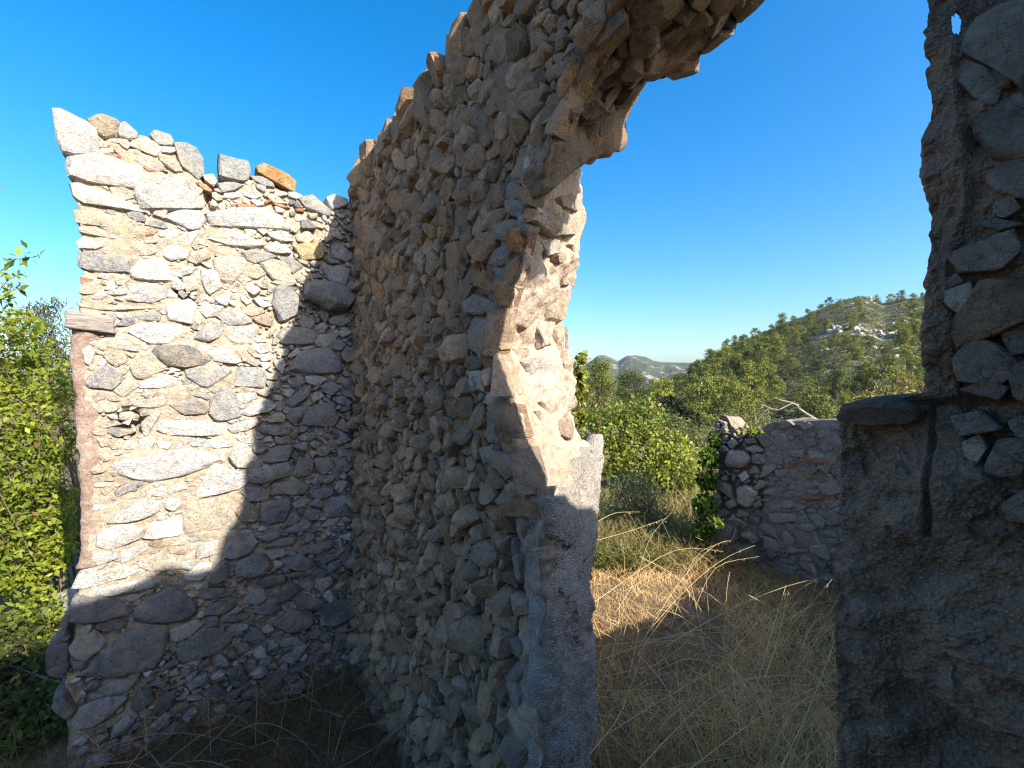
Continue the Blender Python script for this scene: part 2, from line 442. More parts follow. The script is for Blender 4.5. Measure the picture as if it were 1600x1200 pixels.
def tube(pts, rads, sides=5):
    pts = np.asarray(pts, float); n = len(pts); rads = np.broadcast_to(rads, n)
    tan = np.gradient(pts, axis=0); tan /= np.linalg.norm(tan, axis=1)[:, None] + 1e-9
    ref = np.where(np.abs(tan[:, 2:3]) < 0.9, np.array([[0, 0, 1.0]]), np.array([[1.0, 0, 0]]))
    a = np.cross(tan, ref); a /= np.linalg.norm(a, axis=1)[:, None]; b = np.cross(tan, a)
    th = np.linspace(0, 2 * math.pi, sides, endpoint=False)
    v = pts[:, None] + rads[:, None, None] * (np.cos(th)[None, :, None] * a[:, None] + np.sin(th)[None, :, None] * b[:, None])
    v = v.reshape(-1, 3); f = []
    for k in range(n - 1):
        i = k * sides + np.arange(sides); j = k * sides + (np.arange(sides) + 1) % sides
        f.append(np.stack([i, j, j + sides, i + sides], 1))
    return v, np.concatenate(f)

def leaves(pos, nrm, size, r, aspect=0.55, droop=0.3):
    """rhombic folded leaves at pos with a preferred normal -> v, quads"""
    n = len(pos)
    d = r.normal(size=(n, 3)); d[:, 2] -= droop; d /= np.linalg.norm(d, axis=1)[:, None]
    nn = nrm + r.normal(size=(n, 3)) * 0.75; nn /= np.linalg.norm(nn, axis=1)[:, None]
    s = np.cross(d, nn); s /= np.linalg.norm(s, axis=1)[:, None] + 1e-9
    up = np.cross(s, d)
    L = np.broadcast_to(size, n)[:, None] * r.uniform(0.4, 1.35, (n, 1))
    a = pos; b = pos + d * L * 0.45 + s * L * aspect * 0.5 + up * L * 0.08
    c = pos + d * L; e = pos + d * L * 0.45 - s * L * aspect * 0.5 + up * L * 0.08
    v = np.stack([a, b, c, e], 1).reshape(-1, 3); f = np.arange(4 * n).reshape(n, 4)
    return v, f

# ------------------------------------------------------------------ the ruin: left wall
TONES = dict(w=(0.66, 0.64, 0.61), W=(0.75, 0.73, 0.70), g=(0.42, 0.415, 0.41), d=(0.30, 0.295, 0.29), c=(0.62, 0.55, 0.45), b=(0.44, 0.35, 0.27),
             t=(0.52, 0.24, 0.15), o=(0.50, 0.29, 0.11), y=(0.66, 0.50, 0.26), s=(0.40, 0.39, 0.385))
# outlines of the stones of the left wall: crops of 250 px enlarged 4.8 times, listed as 'tone x,y x,y ...'
CROPS = {
(80, 160): """w 25,60 75,55 170,100 340,190 345,240 270,230 345,310 340,370 180,395 90,370 55,280 30,130
b 265,130 370,95 480,130 510,160 490,260 400,270 345,230 335,185|g 495,170 560,145 600,190 650,230 640,270 590,280 510,260
g 740,245 785,212 890,245 915,290 905,330 800,318|g 930,320 1010,308 1090,350 1138,440 1135,540 1090,565 1040,520 970,470 960,390
w 790,330 930,340 950,370 900,385 830,375|c 345,290 430,300 440,325 400,345 340,335|c 360,352 460,347 470,380 380,392 350,375
c 500,275 570,280 600,320 570,350 520,320|c 590,352 640,357 655,385 600,390 577,370|c 600,402 700,397 810,440 850,500 790,520 700,480 640,450
c 660,270 760,290 800,320 820,380 780,405 690,370 600,330 610,290|c 805,387 900,402 955,450 985,520 930,520 855,475 812,430
t 385,395 480,390 570,405 580,425 500,415 400,415|t 680,485 740,495 760,522 720,517
w 140,420 330,395 480,430 620,490 700,560 720,610 620,640 560,615 400,610 280,600 150,560 125,490
w 165,625 230,610 340,650 470,690 600,770 690,820 560,805 400,780 230,765 180,720|c 440,640 510,628 580,655 620,720 530,738 470,695
w 640,630 760,618 920,648 1080,680 1135,750 1130,800 960,795 830,790 760,815 690,790 640,700|w 750,580 930,545 1040,590 1020,622 890,638 770,607
c 175,815 300,810 510,860 520,890 490,940 330,915 210,905|w 840,870 960,805 1110,812 1165,880 1110,950 1040,960 960,900
c 205,935 330,930 420,985 410,1015 300,985 215,975|W 190,1045 240,1015 370,1045 385,1085 330,1100 215,1095|b 700,955 760,938 800,965 770,990 710,1005
w 805,980 900,945 950,960 955,1000 920,1020 820,1010|w 1005,1050 1030,980 1080,965 1095,1000 1040,1080|w 930,1025 990,1010 1005,1030 960,1070
W 835,1110 890,1070 960,1095 1040,1110 1010,1170 900,1185 850,1160|c 440,1070 490,1065 505,1120 460,1135 430,1100
g 210,1125 400,1138 565,1165 583,1220 575,1275 330,1262 215,1240|c 640,450 700,490 690,520 640,490|c 560,1090 640,1040 760,1060 800,1120 720,1150 600,1140""",
(310, 220): """g 155,120 360,155 385,230 375,290 300,310 170,270 155,190|o 440,200 480,172 560,200 690,265 720,300 710,370 670,370 600,320 520,250 440,245
w 35,260 110,250 140,300 120,340 50,300|t 0,310 60,330 100,365 90,390 30,350 0,335|g 390,265 500,265 560,310 570,350 500,340 440,310
g 140,320 250,315 340,330 260,380 180,390|w 200,395 310,390 325,415 260,440 190,430|w 325,372 430,372 470,420 420,440 335,410
t 285,475 420,478 440,500 300,505|t 500,455 545,435 550,455 505,475|t 555,475 620,475 690,505 620,502|t 730,510 780,510 790,535 735,530
W 670,385 730,385 785,415 740,440 680,420|g 760,430 850,410 980,520 975,570 880,540 800,500|W 965,430 1010,405 1110,435 1120,480 1070,495 1000,510
w 1120,470 1160,462 1185,490 1150,515 1120,500|w 70,560 200,575 330,512 470,508 600,560 680,640 670,670 560,620 430,640 340,650 230,610 120,640
w 80,740 180,658 330,690 380,740 480,770 480,795 380,805 200,780|w 510,690 620,672 680,700 710,755 620,755 540,720
W 500,800 590,760 690,820 690,845 600,845 520,830|y 705,790 800,770 900,775 940,870 900,885 780,895|g 330,840 450,815 590,870 520,900 420,920 360,890
g 600,880 690,872 780,940 710,990 650,930|c 115,890 240,860 340,880 360,930 325,1000 250,1065 170,1050 130,960
c 358,960 440,925 505,1000 440,1035 370,1020|c 465,920 560,888 660,920 690,980 640,1050 560,1035 530,970|c 548,1062 690,1010 740,1060 690,1090 590,1080
c 730,720 820,672 870,730 830,765 750,750|c 840,600 920,620 940,660 880,650|c 940,645 1040,655 1080,740 1000,720|w 20,980 110,980 160,1060 180,1100 100,1150 40,1080
s 1000,780 1080,790 1160,860 1130,910 1000,880|s 930,960 1050,940 1140,970 1100,1080 1000,1060|w 1150,940 1200,930 1215,1010 1150,1000
w 1110,1080 1160,1035 1210,1035 1210,1110 1140,1115|c 720,560 780,570 775,605 725,600|c 640,630 690,600 770,640 730,690""",
(100, 400): """W 500,120 570,40 720,20 800,130 815,190 680,186 520,170|w 490,212 660,207 760,235 845,290 830,318 690,300 510,275|w 480,330 520,292 660,278 770,312 650,355
w 1035,170 1060,120 1150,120 1180,210 1090,290 1050,240|w 860,120 900,70 1000,90 960,128 890,145|c 890,165 980,148 1010,240 920,270
t 120,155 220,175 210,195 130,205|w 300,270 380,248 490,262 470,288 350,290|c 385,165 450,133 490,180 440,220 390,210
c 100,355 260,378 440,378 660,385 640,400 400,402 250,405 110,375|c 120,222 240,212 280,240 220,290 120,280|g 540,445 690,425 735,455 710,490 640,475 545,485
g 400,520 440,470 530,452 532,500 480,525|w 770,390 850,340 950,330 990,370 945,440 965,508 850,490 770,480 820,410
w 490,570 550,505 690,510 860,515 870,580 810,620 800,650 640,668 590,600 540,615|d 670,720 700,675 920,672 1010,730 1090,780 1040,810 900,838 800,830 720,780
w 1005,400 1080,362 1190,380 1140,450 1072,463|c 955,432 1000,405 1062,480 1010,513 970,480|w 985,670 1060,668 1120,690 1060,718 1000,710
w 330,680 410,580 470,580 555,690 550,720 470,690 360,698|c 290,740 400,703 470,750 470,800 390,828 340,800|W 130,700 190,670 240,710 200,820 160,800
g 175,960 190,910 300,818 430,880 440,940 350,1000 210,990|c 370,858 460,822 490,850 450,893 400,873|c 500,832 600,785 780,850 650,890 600,920 530,910
c 370,1010 440,935 520,935 560,970 520,1000 450,1055|w 570,950 740,893 860,920 830,970 730,990 580,990|g 920,850 1060,832 1250,850 1240,890 1090,980 1040,975 930,910
w 910,980 960,965 1020,990 970,1010 915,1000|g 960,1040 1080,1030 1105,1050 1080,1078|c 570,1040 640,1012 700,1030 650,1068|c 490,1092 640,1072 800,1042 770,1110 700,1135 560,1130
g 790,1120 950,1052 1085,1140 1060,1180 900,1185|c 210,1120 300,1110 400,1140 370,1170 260,1170|c 180,1040 260,1020 320,1030 310,1080 220,1090|c 640,720 700,740 690,790 640,780""",
(310, 440): """w 120,120 230,75 250,110 210,188 150,160|w 0,197 60,172 170,200 120,238 60,273|w 140,260 180,222 300,197 400,305 320,328 230,328
g 0,380 80,292 205,345 150,420 60,455 -40,430|w 185,385 310,342 430,332 440,380 400,450 300,470 240,445|w 410,430 500,387 510,450 440,460
c 320,192 430,183 500,230 410,258 330,240|b 410,280 510,242 560,290 540,335 440,310|W 410,135 440,120 545,180 480,200|w 310,90 400,150 360,175 320,130
g 560,170 580,40 650,30 690,80 750,120 735,250 660,290 610,290|d 800,20 900,5 1000,15 1110,50 1170,130 1090,220 960,215 870,165 800,125
g 595,400 640,352 780,352 885,377 870,450 780,475 640,465|w 400,490 480,462 535,520 460,545|w 460,580 530,537 560,560 540,590 480,600|w 450,607 520,602 545,640 500,660
w 565,600 640,582 650,620 630,690 590,650|w 60,545 150,495 240,500 320,600 260,612 130,600|g 280,780 300,642 490,652 500,690 495,790 390,790|w 505,692 590,692 595,735 510,730
g 500,742 610,762 610,800 540,810|g 85,980 90,890 180,792 270,850 310,1010 140,1045|w 290,842 430,832 440,870 350,908 290,890|w 315,980 400,920 500,882 580,930 540,970 400,1008
w 230,1095 300,1052 440,1032 450,1070 360,1118 270,1133|s 890,240 920,217 985,242 950,308|s 740,290 800,282 880,292 850,353 780,345
s 975,290 1020,257 1090,252 1140,300 1080,333 1000,320|w 880,345 940,302 970,340 940,388 900,380|w 1045,390 1090,337 1145,385 1080,423|w 870,440 920,397 980,402 960,460 910,493 880,475
s 970,460 1010,422 1080,450 1105,480 1060,518 980,500|s 1060,550 1110,492 1160,560 1120,603 1080,590|s 1140,620 1180,582 1195,660 1150,670
s 700,660 720,600 780,525 960,492 1010,540 1075,640 1040,683 800,688|w 670,560 740,492 775,525 690,573|s 690,740 790,722 800,760 740,800 700,790|w 810,707 940,712 965,740 880,783 810,760
s 920,790 1000,747 1070,800 1000,858 940,830|s 1080,750 1160,712 1200,722 1200,800 1160,820 1100,790|s 670,890 780,802 835,777 830,860 700,943|w 840,850 890,822 950,860 860,903
w 620,812 700,803 720,830 680,868 640,850|s 1010,885 1070,852 1150,900 1130,933 1060,920|s 660,1010 690,952 797,937 785,1000 740,1065 690,1055
s 783,1070 812,952 1010,902 1045,1020 1000,1083|s 1040,1090 1080,1027 1155,1100 1110,1128|s 440,1100 540,1077 680,1092 670,1138 570,1148 480,1130|s 750,1170 810,1127 870,1160 850,1193 770,1193
c 610,500 680,520 660,560 590,545|c 760,500 850,480 870,495 800,515|c 560,840 640,870 620,900 570,880|c 900,540 1000,380 1040,350 1030,400""",
(100, 640): """w 700,150 715,78 820,92 1050,87 1200,112 1200,178 1070,198 800,188|w 580,100 650,42 700,2 720,40 650,110 640,180 600,190|w 555,230 600,217 690,240 640,320 580,300
w 697,237 800,227 825,247 780,298 710,285|w 830,290 880,217 945,207 940,250 860,298|w 950,260 1000,212 1060,222 1040,270 970,280|w 1075,240 1200,222 1260,250 1230,280 1100,285
w 415,400 620,367 690,372 760,337 900,292 1110,342 1135,380 1060,430 900,450 860,500 680,535 530,520 430,480|g 380,610 470,547 590,532 590,560 500,600 400,658
w 620,620 780,557 880,562 930,590 810,620 710,648|w 745,700 800,647 890,700 830,760 770,740|w 330,840 430,742 600,672 740,692 690,780 450,843 340,853
w 250,1020 260,932 440,852 600,892 580,958 480,1000 360,1043|W 592,950 660,852 880,802 870,938 690,968|c 892,850 912,702 1030,692 1200,655 1280,700 1250,800 1180,880 930,928
b 630,1000 690,972 775,987 760,1030 680,1038|w 782,1002 860,977 920,952 900,1010 800,1020|w 425,1070 500,1032 620,1002 640,1040 500,1108 440,1158|w 180,1110 230,1042 400,1072 410,1110 250,1168 200,1160
c 560,1150 740,1062 860,1130 880,1190 700,1213 570,1190|w 990,1080 1010,1012 1150,972 1130,1080 1000,1118|g 920,980 1060,922 1080,960 980,990|b 830,1070 890,1042 950,1080 930,1100
c 350,470 420,440 425,490 370,500|c 270,240 400,220 380,260 280,280|c 240,330 330,320 380,370 300,390|c 280,600 360,560 380,590 300,650|c 250,110 380,80 430,110 300,140|c 440,650 540,630 530,660 460,680""",
(310, 680): """W 0,430 110,217 330,277 365,340 330,388 200,430 15,463|w 230,160 270,82 330,64 460,185 450,235 290,240 250,200|w 150,140 180,122 205,185 175,200|w 70,50 160,27 270,75 200,93 110,93
w 270,12 400,12 410,55 330,60|s 405,90 450,42 520,100 480,138 420,130|s 490,190 560,92 690,72 700,130 650,185 550,203|s 380,300 480,282 560,222 680,197 705,290 580,330 430,363 390,345
s 545,440 550,372 740,332 830,380 770,438 660,435|s 320,430 350,392 450,392 530,440 500,480 380,493|d 470,640 480,502 690,472 690,530 650,648 540,658|w 690,520 760,482 840,477 800,520 740,548
s 635,690 700,557 770,620 720,660|s 650,720 800,632 850,655 810,708 690,728|s 790,590 830,547 910,557 900,630 840,638|s 710,290 760,162 860,190 840,290 760,313|s 870,190 960,152 1010,220 950,303 900,270
s 1010,180 1100,152 1170,190 1120,270 1040,260|s 830,410 1000,392 1010,440 940,478 850,460|w 1020,400 1050,342 1125,342 1060,438|s 950,540 1000,482 1180,432 1200,500 1180,598 960,608|w 925,680 980,627 1055,622 1020,668 950,688
w 175,770 190,712 285,707 270,758|w 305,740 340,702 415,720 370,743|s 200,900 230,792 400,757 440,800 400,870 230,923|s 75,1090 150,952 240,990 220,1060 140,1108|s 280,1000 300,942 450,882 535,970 500,1028 380,1063 290,1048
w 505,870 640,857 650,890 550,938|s 620,940 760,882 870,960 800,1008 700,1000|s 740,860 830,822 1000,782 1020,820 900,888 780,888|s 440,760 600,712 620,760 510,803|s 500,830 620,772 730,762 720,808 600,833
s 890,960 960,892 1060,882 1040,920 930,968|s 1070,900 1110,847 1160,920 1120,993 1080,960|s 850,1040 890,987 970,1020 930,1068|w 1040,790 1060,767 1090,810 1060,848|s 630,1040 760,1017 820,1050 760,1063
d 440,1110 500,1062 640,1032 655,1080 540,1138|w 765,1130 830,1082 880,1100 820,1173|W -100,1050 0,962 100,952 80,1030 0,1088 -90,1078|b 270,560 380,500 450,560 430,640 330,650""",
(70, 880): """w 210,180 270,60 340,30 450,100 430,150 280,185|W 440,65 590,7 690,60 600,108 480,133|w 380,190 430,185 600,152 750,112 870,140 860,165 700,200 520,238 400,230|b 880,112 955,95 955,150 900,198
s 195,430 220,252 400,242 540,272 660,340 620,383 480,395 380,428|s 670,400 720,302 900,195 960,175 1050,252 1130,292 1130,370 1040,428 940,420 730,443|w 600,265 660,227 740,232 700,270 630,288
d 380,480 440,427 600,417 600,480 440,508|w 265,530 280,472 355,457 350,500 300,543|w 185,640 240,557 380,507 455,580 400,660 300,733 210,690
s 290,820 440,682 540,562 640,502 780,457 925,482 900,620 810,788 620,780 480,833|w 945,570 950,492 1130,422 1185,450 1100,530 990,583|s 1000,690 1000,602 1100,562 1190,502 1200,640 1100,718 1030,738
s 850,800 940,732 1010,712 1000,750 870,818|w 1010,850 1030,792 1090,802 1060,848|w 430,960 520,872 700,862 610,960 480,983|w 210,1190 260,1082 430,1002 620,992 540,1100 400,1200 220,1240
d 10,800 10,652 140,592 180,622 180,760 140,848 20,828|d 110,450 190,372 198,430 160,488|d 60,1080 80,982 160,962 240,1080 180,1168 110,1128|d 640,1060 700,962 800,932 830,1010 700,1108|d 820,1110 890,982 990,942 970,1060 870,1128|s 800,910 860,852 920,910 870,928
d 90,560 150,520 180,570 110,590""",
(310, 880): """s 0,250 20,192 270,182 270,215 160,258 40,263|w 340,290 390,202 500,197 510,260 430,313|s 45,370 100,302 280,257 260,330 160,378|d 580,295 620,182 690,122 770,200 690,258|s 715,290 770,227 940,270 930,310 860,353
s 420,360 480,302 610,302 600,360 500,388|d 570,460 690,352 830,362 870,440 780,488 650,513|d 920,450 930,322 1060,262 1160,272 1160,400 1040,458 970,468|s 215,430 240,382 380,372 370,410 250,438|s 50,480 60,402 150,392 150,450 80,478
s 0,710 0,502 130,477 270,530 210,610 130,668|s 330,580 420,472 510,550 430,598|w 300,500 300,452 380,452 370,500|w 610,600 640,562 740,547 750,590 640,628|w 520,580 560,572 600,620 530,653|w 620,720 700,632 830,592 780,680 700,758
w 460,760 480,692 545,692 540,758|s 910,560 930,512 990,512 995,590 930,590|s 1010,620 1020,562 1120,532 1150,590 1060,648|d 800,530 880,487 930,502 880,558 810,568|w 1040,500 1060,467 1115,472 1090,523|d 800,740 850,672 950,652 930,720 840,768
s 1150,420 1160,362 1200,342 1200,448|d 200,800 330,760 380,860 280,930|d 450,880 600,820 640,900 520,960|d 850,860 1000,800 1060,880 940,950|d 30,960 150,900 230,980 120,1040"""}

wall_left = thing('stone_wall', 'sunlit pale rubble stone wall with broken top at the left of the corner', 'wall', W(0, -0.8, 0), 'ruined stone walls')
LTOP_PX = [(85, 180), (100, 178), (150, 190), (200, 196), (250, 212), (300, 262), (320, 285), (340, 282), (395, 272), (450, 292), (490, 312), (545, 318), (560, 318)]
LEDGE_PX = [(92, 180), (97, 230), (107, 290), (117, 350), (124, 400), (122, 450), (119, 485), (116, 510), (112, 560), (120, 620), (124, 700), (131, 800), (127, 880), (118, 905), (112, 960), (104, 1010), (90, 1040), (92, 1080), (96, 1130), (98, 1200)]
lt = np.array([P_LEFT.un(*p) for p in LTOP_PX]); lt = lt[np.argsort(lt[:, 0])]
le = np.array([P_LEFT.un(*p) for p in LEDGE_PX]); le = le[np.argsort(le[:, 1])]
def left_core():
    P, q, s = box_surface(np.linspace(0, 1, 130), np.linspace(0, 1, 240), np.linspace(0, 1, 22))
    u0 = -0.12 + P[:, 0] * 1.75
    z = -0.05 + P[:, 1] * (np.interp(u0, lt[:, 0], lt[:, 1]) - 0.035 + 0.05)
    ue = np.interp(z, le[:, 1], le[:, 0]) - 0.02
    u = -0.12 + P[:, 0] * (ue + 0.12)
    th = 0.38 + 0.04 * fbm(np.stack([u, z, z * 0], -1), 3, 2, 5)
    tt = -P[:, 2] * th
    # round the free end back so that the wall does not end in a knife edge
    u = u - 0.10 * np.clip((P[:, 0] - 0.85) / 0.15, 0, 1) * P[:, 2] ** 1.5
    v = W(tt, -u, z)
    v = v + vnoise(v, 6, 3, 3) * 0.016 * np.clip(P[:, 2:3] * 6 + 0.25, 0, 1)
    front = P[:, 2] < 0.01
    rel = 0.000 + 0.015 * fbm(v, 9, 4, 40) + 0.010 * fbm(v, 34, 4, 41)
    low = np.clip((1.0 - z) / 0.25, 0, 1) + np.clip((0.75 - u) / 0.2, 0, 1) * np.clip((z - 0.3), 0, 1)
    rel -= 0.018 * np.clip(low, 0, 1)
    def pit(px, py, w, h, d):
        c = P_LEFT.un(px, py); c2 = P_LEFT.un(px + w, py + h)
        return -d * np.exp(-(((u - c[0]) / (c2[0] - c[0])) ** 2 + ((z - c[1]) / (c2[1] - c[1])) ** 2) ** 2)
    rel += pit(202, 664, 22, 20, 0.11) + pit(330, 312, 10, 20, 0.10) + pit(296, 460, 12, 26, 0.05) + pit(282, 452, 9, 14, 0.06)
    v[front] += (rel[front])[:, None] * -U3(D)
    c = np.array(wall_left.location)
    link('mortar_core', mesh_np('left_core', v - c, q, M_MORT_L, smooth=True), wall_left, (0, 0, 0))
left_core()
pk = Packer(0.0, 1.75, 0.0, 4.0)
r = np.random.default_rng(3)
left_polys = []
for (x0, y0), txt in CROPS.items():
    for row in txt.replace('\n', '|').split('|'):
        a = row.split()
        P = P_LEFT.poly([(x0 + float(p.split(',')[0]) / 4.8, y0 + float(p.split(',')[1]) / 4.8) for p in a[1:]])
        left_polys.append((a[0], P))
        c = P.mean(0); pk.mark((P - c) * 1.02 + c)
for tone, P in left_polys:
    c = P.mean(0); size = np.sqrt(np.ptp(P[:, 0]) * np.ptp(P[:, 1]))
    topz = np.interp(c[0], lt[:, 0], lt[:, 1])
    is_top = P[:, 1].max() > topz - 0.03
    is_end = P[:, 0].max() > np.interp(c[1], le[:, 1], le[:, 0]) - 0.05
    P = (P - c) * 1.10 + c
    h = np.clip(size * r.uniform(0.11, 0.21), 0.013, 0.036)
    if tone in 'sd': h *= 1.25
    if tone == 'c': h *= 0.7
    if tone == 'd' and 0.15 < c[0] < 0.45 and c[1] > 2.3: h = 0.13
    back = 0.22 if (is_top or is_end) else 0.06
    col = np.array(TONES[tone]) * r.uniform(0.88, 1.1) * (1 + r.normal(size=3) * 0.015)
    if c[1] < 0.95: col = col * 0.78  # shade at the foot of the wall painted into the stone colour
    name = 'tile' if tone == 't' else 'stone'
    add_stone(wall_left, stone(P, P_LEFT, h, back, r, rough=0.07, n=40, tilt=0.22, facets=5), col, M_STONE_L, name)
def left_ok(c):
    return c[1] < np.interp(c[0], lt[:, 0], lt[:, 1]) - 0.05 and 0.03 < c[0] < np.interp(c[1], le[:, 1], le[:, 0]) - 0.07
fill = pk.fill([(0.10, 0.15), (0.06, 0.10), (0.035, 0.06), (0.02, 0.035)], [500, 1500, 3500, 3500], r, left_ok)
small = []
k_ind = 0
for P in sorted(fill, key=lambda P: -np.ptp(P[:, 0]) * np.ptp(P[:, 1])):
    c = P.mean(0); size = np.sqrt(np.ptp(P[:, 0]) * np.ptp(P[:, 1]))
    if size < 0.03 and r.random() < 0.3: continue
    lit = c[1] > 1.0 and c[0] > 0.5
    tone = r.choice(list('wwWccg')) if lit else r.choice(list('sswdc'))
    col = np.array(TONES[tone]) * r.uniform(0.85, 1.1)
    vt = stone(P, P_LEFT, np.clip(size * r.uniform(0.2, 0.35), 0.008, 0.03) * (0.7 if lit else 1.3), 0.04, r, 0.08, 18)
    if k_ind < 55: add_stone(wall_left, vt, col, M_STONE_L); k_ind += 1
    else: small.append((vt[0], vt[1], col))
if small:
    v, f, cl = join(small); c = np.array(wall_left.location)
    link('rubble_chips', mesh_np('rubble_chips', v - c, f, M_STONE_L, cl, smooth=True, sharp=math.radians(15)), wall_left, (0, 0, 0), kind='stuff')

# pink plaster down the free end of the wall, and the grey timber lintel above it
def left_pink():
    P, q, s = box_surface(np.linspace(0, 1, 26), np.linspace(0, 1, 150), np.linspace(0, 1, 6))
    z0 = P_LEFT.un(125, 890)[1]; z1 = P_LEFT.un(115, 512)[1]
    z = z0 + P[:, 1] * (z1 - z0)
    ue = np.interp(z, le[:, 1], le[:, 0])
    wd = 0.105 + 0.035 * fbm(np.stack([z, z * 0, z * 0], -1), 5, 3, 8) + 0.10 * np.clip((z - z1 + 0.22) / 0.2, 0, 1)
    u = ue + 0.012 - P[:, 0] * wd
    bulge = np.sqrt(np.clip(1 - (1 - np.clip(P[:, 0] * 2.2, 0, 1)) ** 2, 0, 1))
    tt = -0.02 + 0.036 * bulge * (1 - P[:, 2]) * np.clip((1 - P[:, 0]) * 1.6, 0, 1) - 0.28 * P[:, 2]
    v = W(tt, -u, z)
    v = v + vnoise(v, 14, 4, 9) * 0.008 + vnoise(v, 60, 2, 19) * 0.003
    c = np.array(wall_left.location)
    link('plaster_edge', mesh_np('plaster_edge', v - c, q, M_PINK, smooth=True), wall_left, (0, 0, 0), label='rough pink plaster running down the free end of the wall')
left_pink()
def lintel():
    m, nt, b = mat_nodes('grey_wood')
    pos = nd(nt, 'ShaderNodeNewGeometry').outputs['Position']
    mp = nd(nt, 'ShaderNodeMapping'); mp.inputs['Scale'].default_value = (14, 14, 190); nt.links.new(pos, mp.inputs['Vector'])
    g = nz(nt, mp.outputs[0], 1.0, 5, 0.7, 0.3)
    nt.links.new(ramp(nt, g, [(0.3, (0.10, 0.085, 0.075)), (0.5, (0.30, 0.26, 0.23)), (0.7, (0.42, 0.37, 0.33))]), b.inputs['Base Color'])
    bump(nt, b, [(g, 1.0)], 0.01)
    P, q, s = box_surface(np.linspace(0, 1, 16), np.linspace(0, 1, 9), np.linspace(0, 1, 12))
    a = P_LEFT.un(104, 487); bq = P_LEFT.un(180, 499); lo = P_LEFT.un(104, 511)
    u = bq[0] + (a[0] - bq[0]) * P[:, 0]
    zt = bq[1] + (a[1] - bq[1]) * P[:, 0]; hgt = a[1] - lo[1]
    z = zt - hgt * (1 - P[:, 1])
    tt = 0.045 - 0.36 * P[:, 2]
    # a split along the grain
    z = z + 0.006 * np.sign(P[:, 1] - 0.5) * 0.5
    v = W(tt, -u, z); v = v + vnoise(v * np.array([1, 1, 6]), 8, 3, 2) * 0.0035
    c = np.array(wall_left.location)
    link('timber_lintel', mesh_np('timber_lintel', v - c, q, m), wall_left, (0, 0, 0), label='weathered grey timber end sticking out of the wall')
lintel()

# ------------------------------------------------------------------ the ruin: tall wall with the doorway
wall_main = thing('stone_wall', 'tall shaded rubble wall ending in a doorway jamb with a stone lintel above', 'wall', W(1.2, 0.25, 0), 'ruined stone walls')
MC = np.array(wall_main.location)
MT = np.array([(-0.3, 3.70), (0.0, 3.66), (0.25, 3.74), (0.6, 3.70), (1.0, 3.76), (1.1, 3.70), (1.48, 3.68), (1.55, 3.76), (1.7, 3.75), (1.9, 3.80), (2.3, 3.82), (3.4, 3.80)])
mtop = lambda t: np.interp(t, MT[:, 0], MT[:, 1])
SO = np.array([(1.9, 3.00), (2.30, 2.92), (2.36, 3.10), (2.45, 3.22), (2.57, 3.29), (2.8, 3.36), (3.1, 3.50), (3.5, 3.55)])
def soffit(t, n): return np.interp(t + 0.15 * n, SO[:, 0], SO[:, 1]) + np.interp(t, [2.3, 2.5], [0.66, 0.20]) * n
# edge of the jamb towards the door, as a push into (+) or out of the opening by height
JE = np.array([(0, 0.0), (1.5, 0.0), (1.9, 0.02), (2.0, 0.03), (2.1, -0.01), (2.3, 0.0), (2.45, 0.0), (2.7, 0.02), (3.0, 0.0), (3.3, 0.0)])
JUP_PX = [(905, 240), (906, 300), (905, 340), (901, 385), (893, 440), (882, 480), (878, 515), (882, 548), (892, 565), (894, 610), (893, 660), (900, 680), (915, 700), (925, 740), (925, 800)]
_ju_ = np.array([P_JUP.un(*p) for p in JUP_PX]); _ju_ = _ju_[np.argsort(_ju_[:, 1])]
jup_edge = lambda z: np.interp(z, _ju_[:, 1], _ju_[:, 0])
JLO_PX = [(932, 695), (930, 740), (925, 790), (919, 830), (914, 870), (916, 950), (913, 1000), (918, 1050), (921, 1100), (915, 1150), (913, 1200), (915, 1300)]
_jl_ = np.array([P_JAMB.un(*p) for p in JLO_PX]); _jl_ = _jl_[np.argsort(_jl_[:, 1])]
jlo_edge = lambda z: np.interp(z, _jl_[:, 1], _jl_[:, 0])
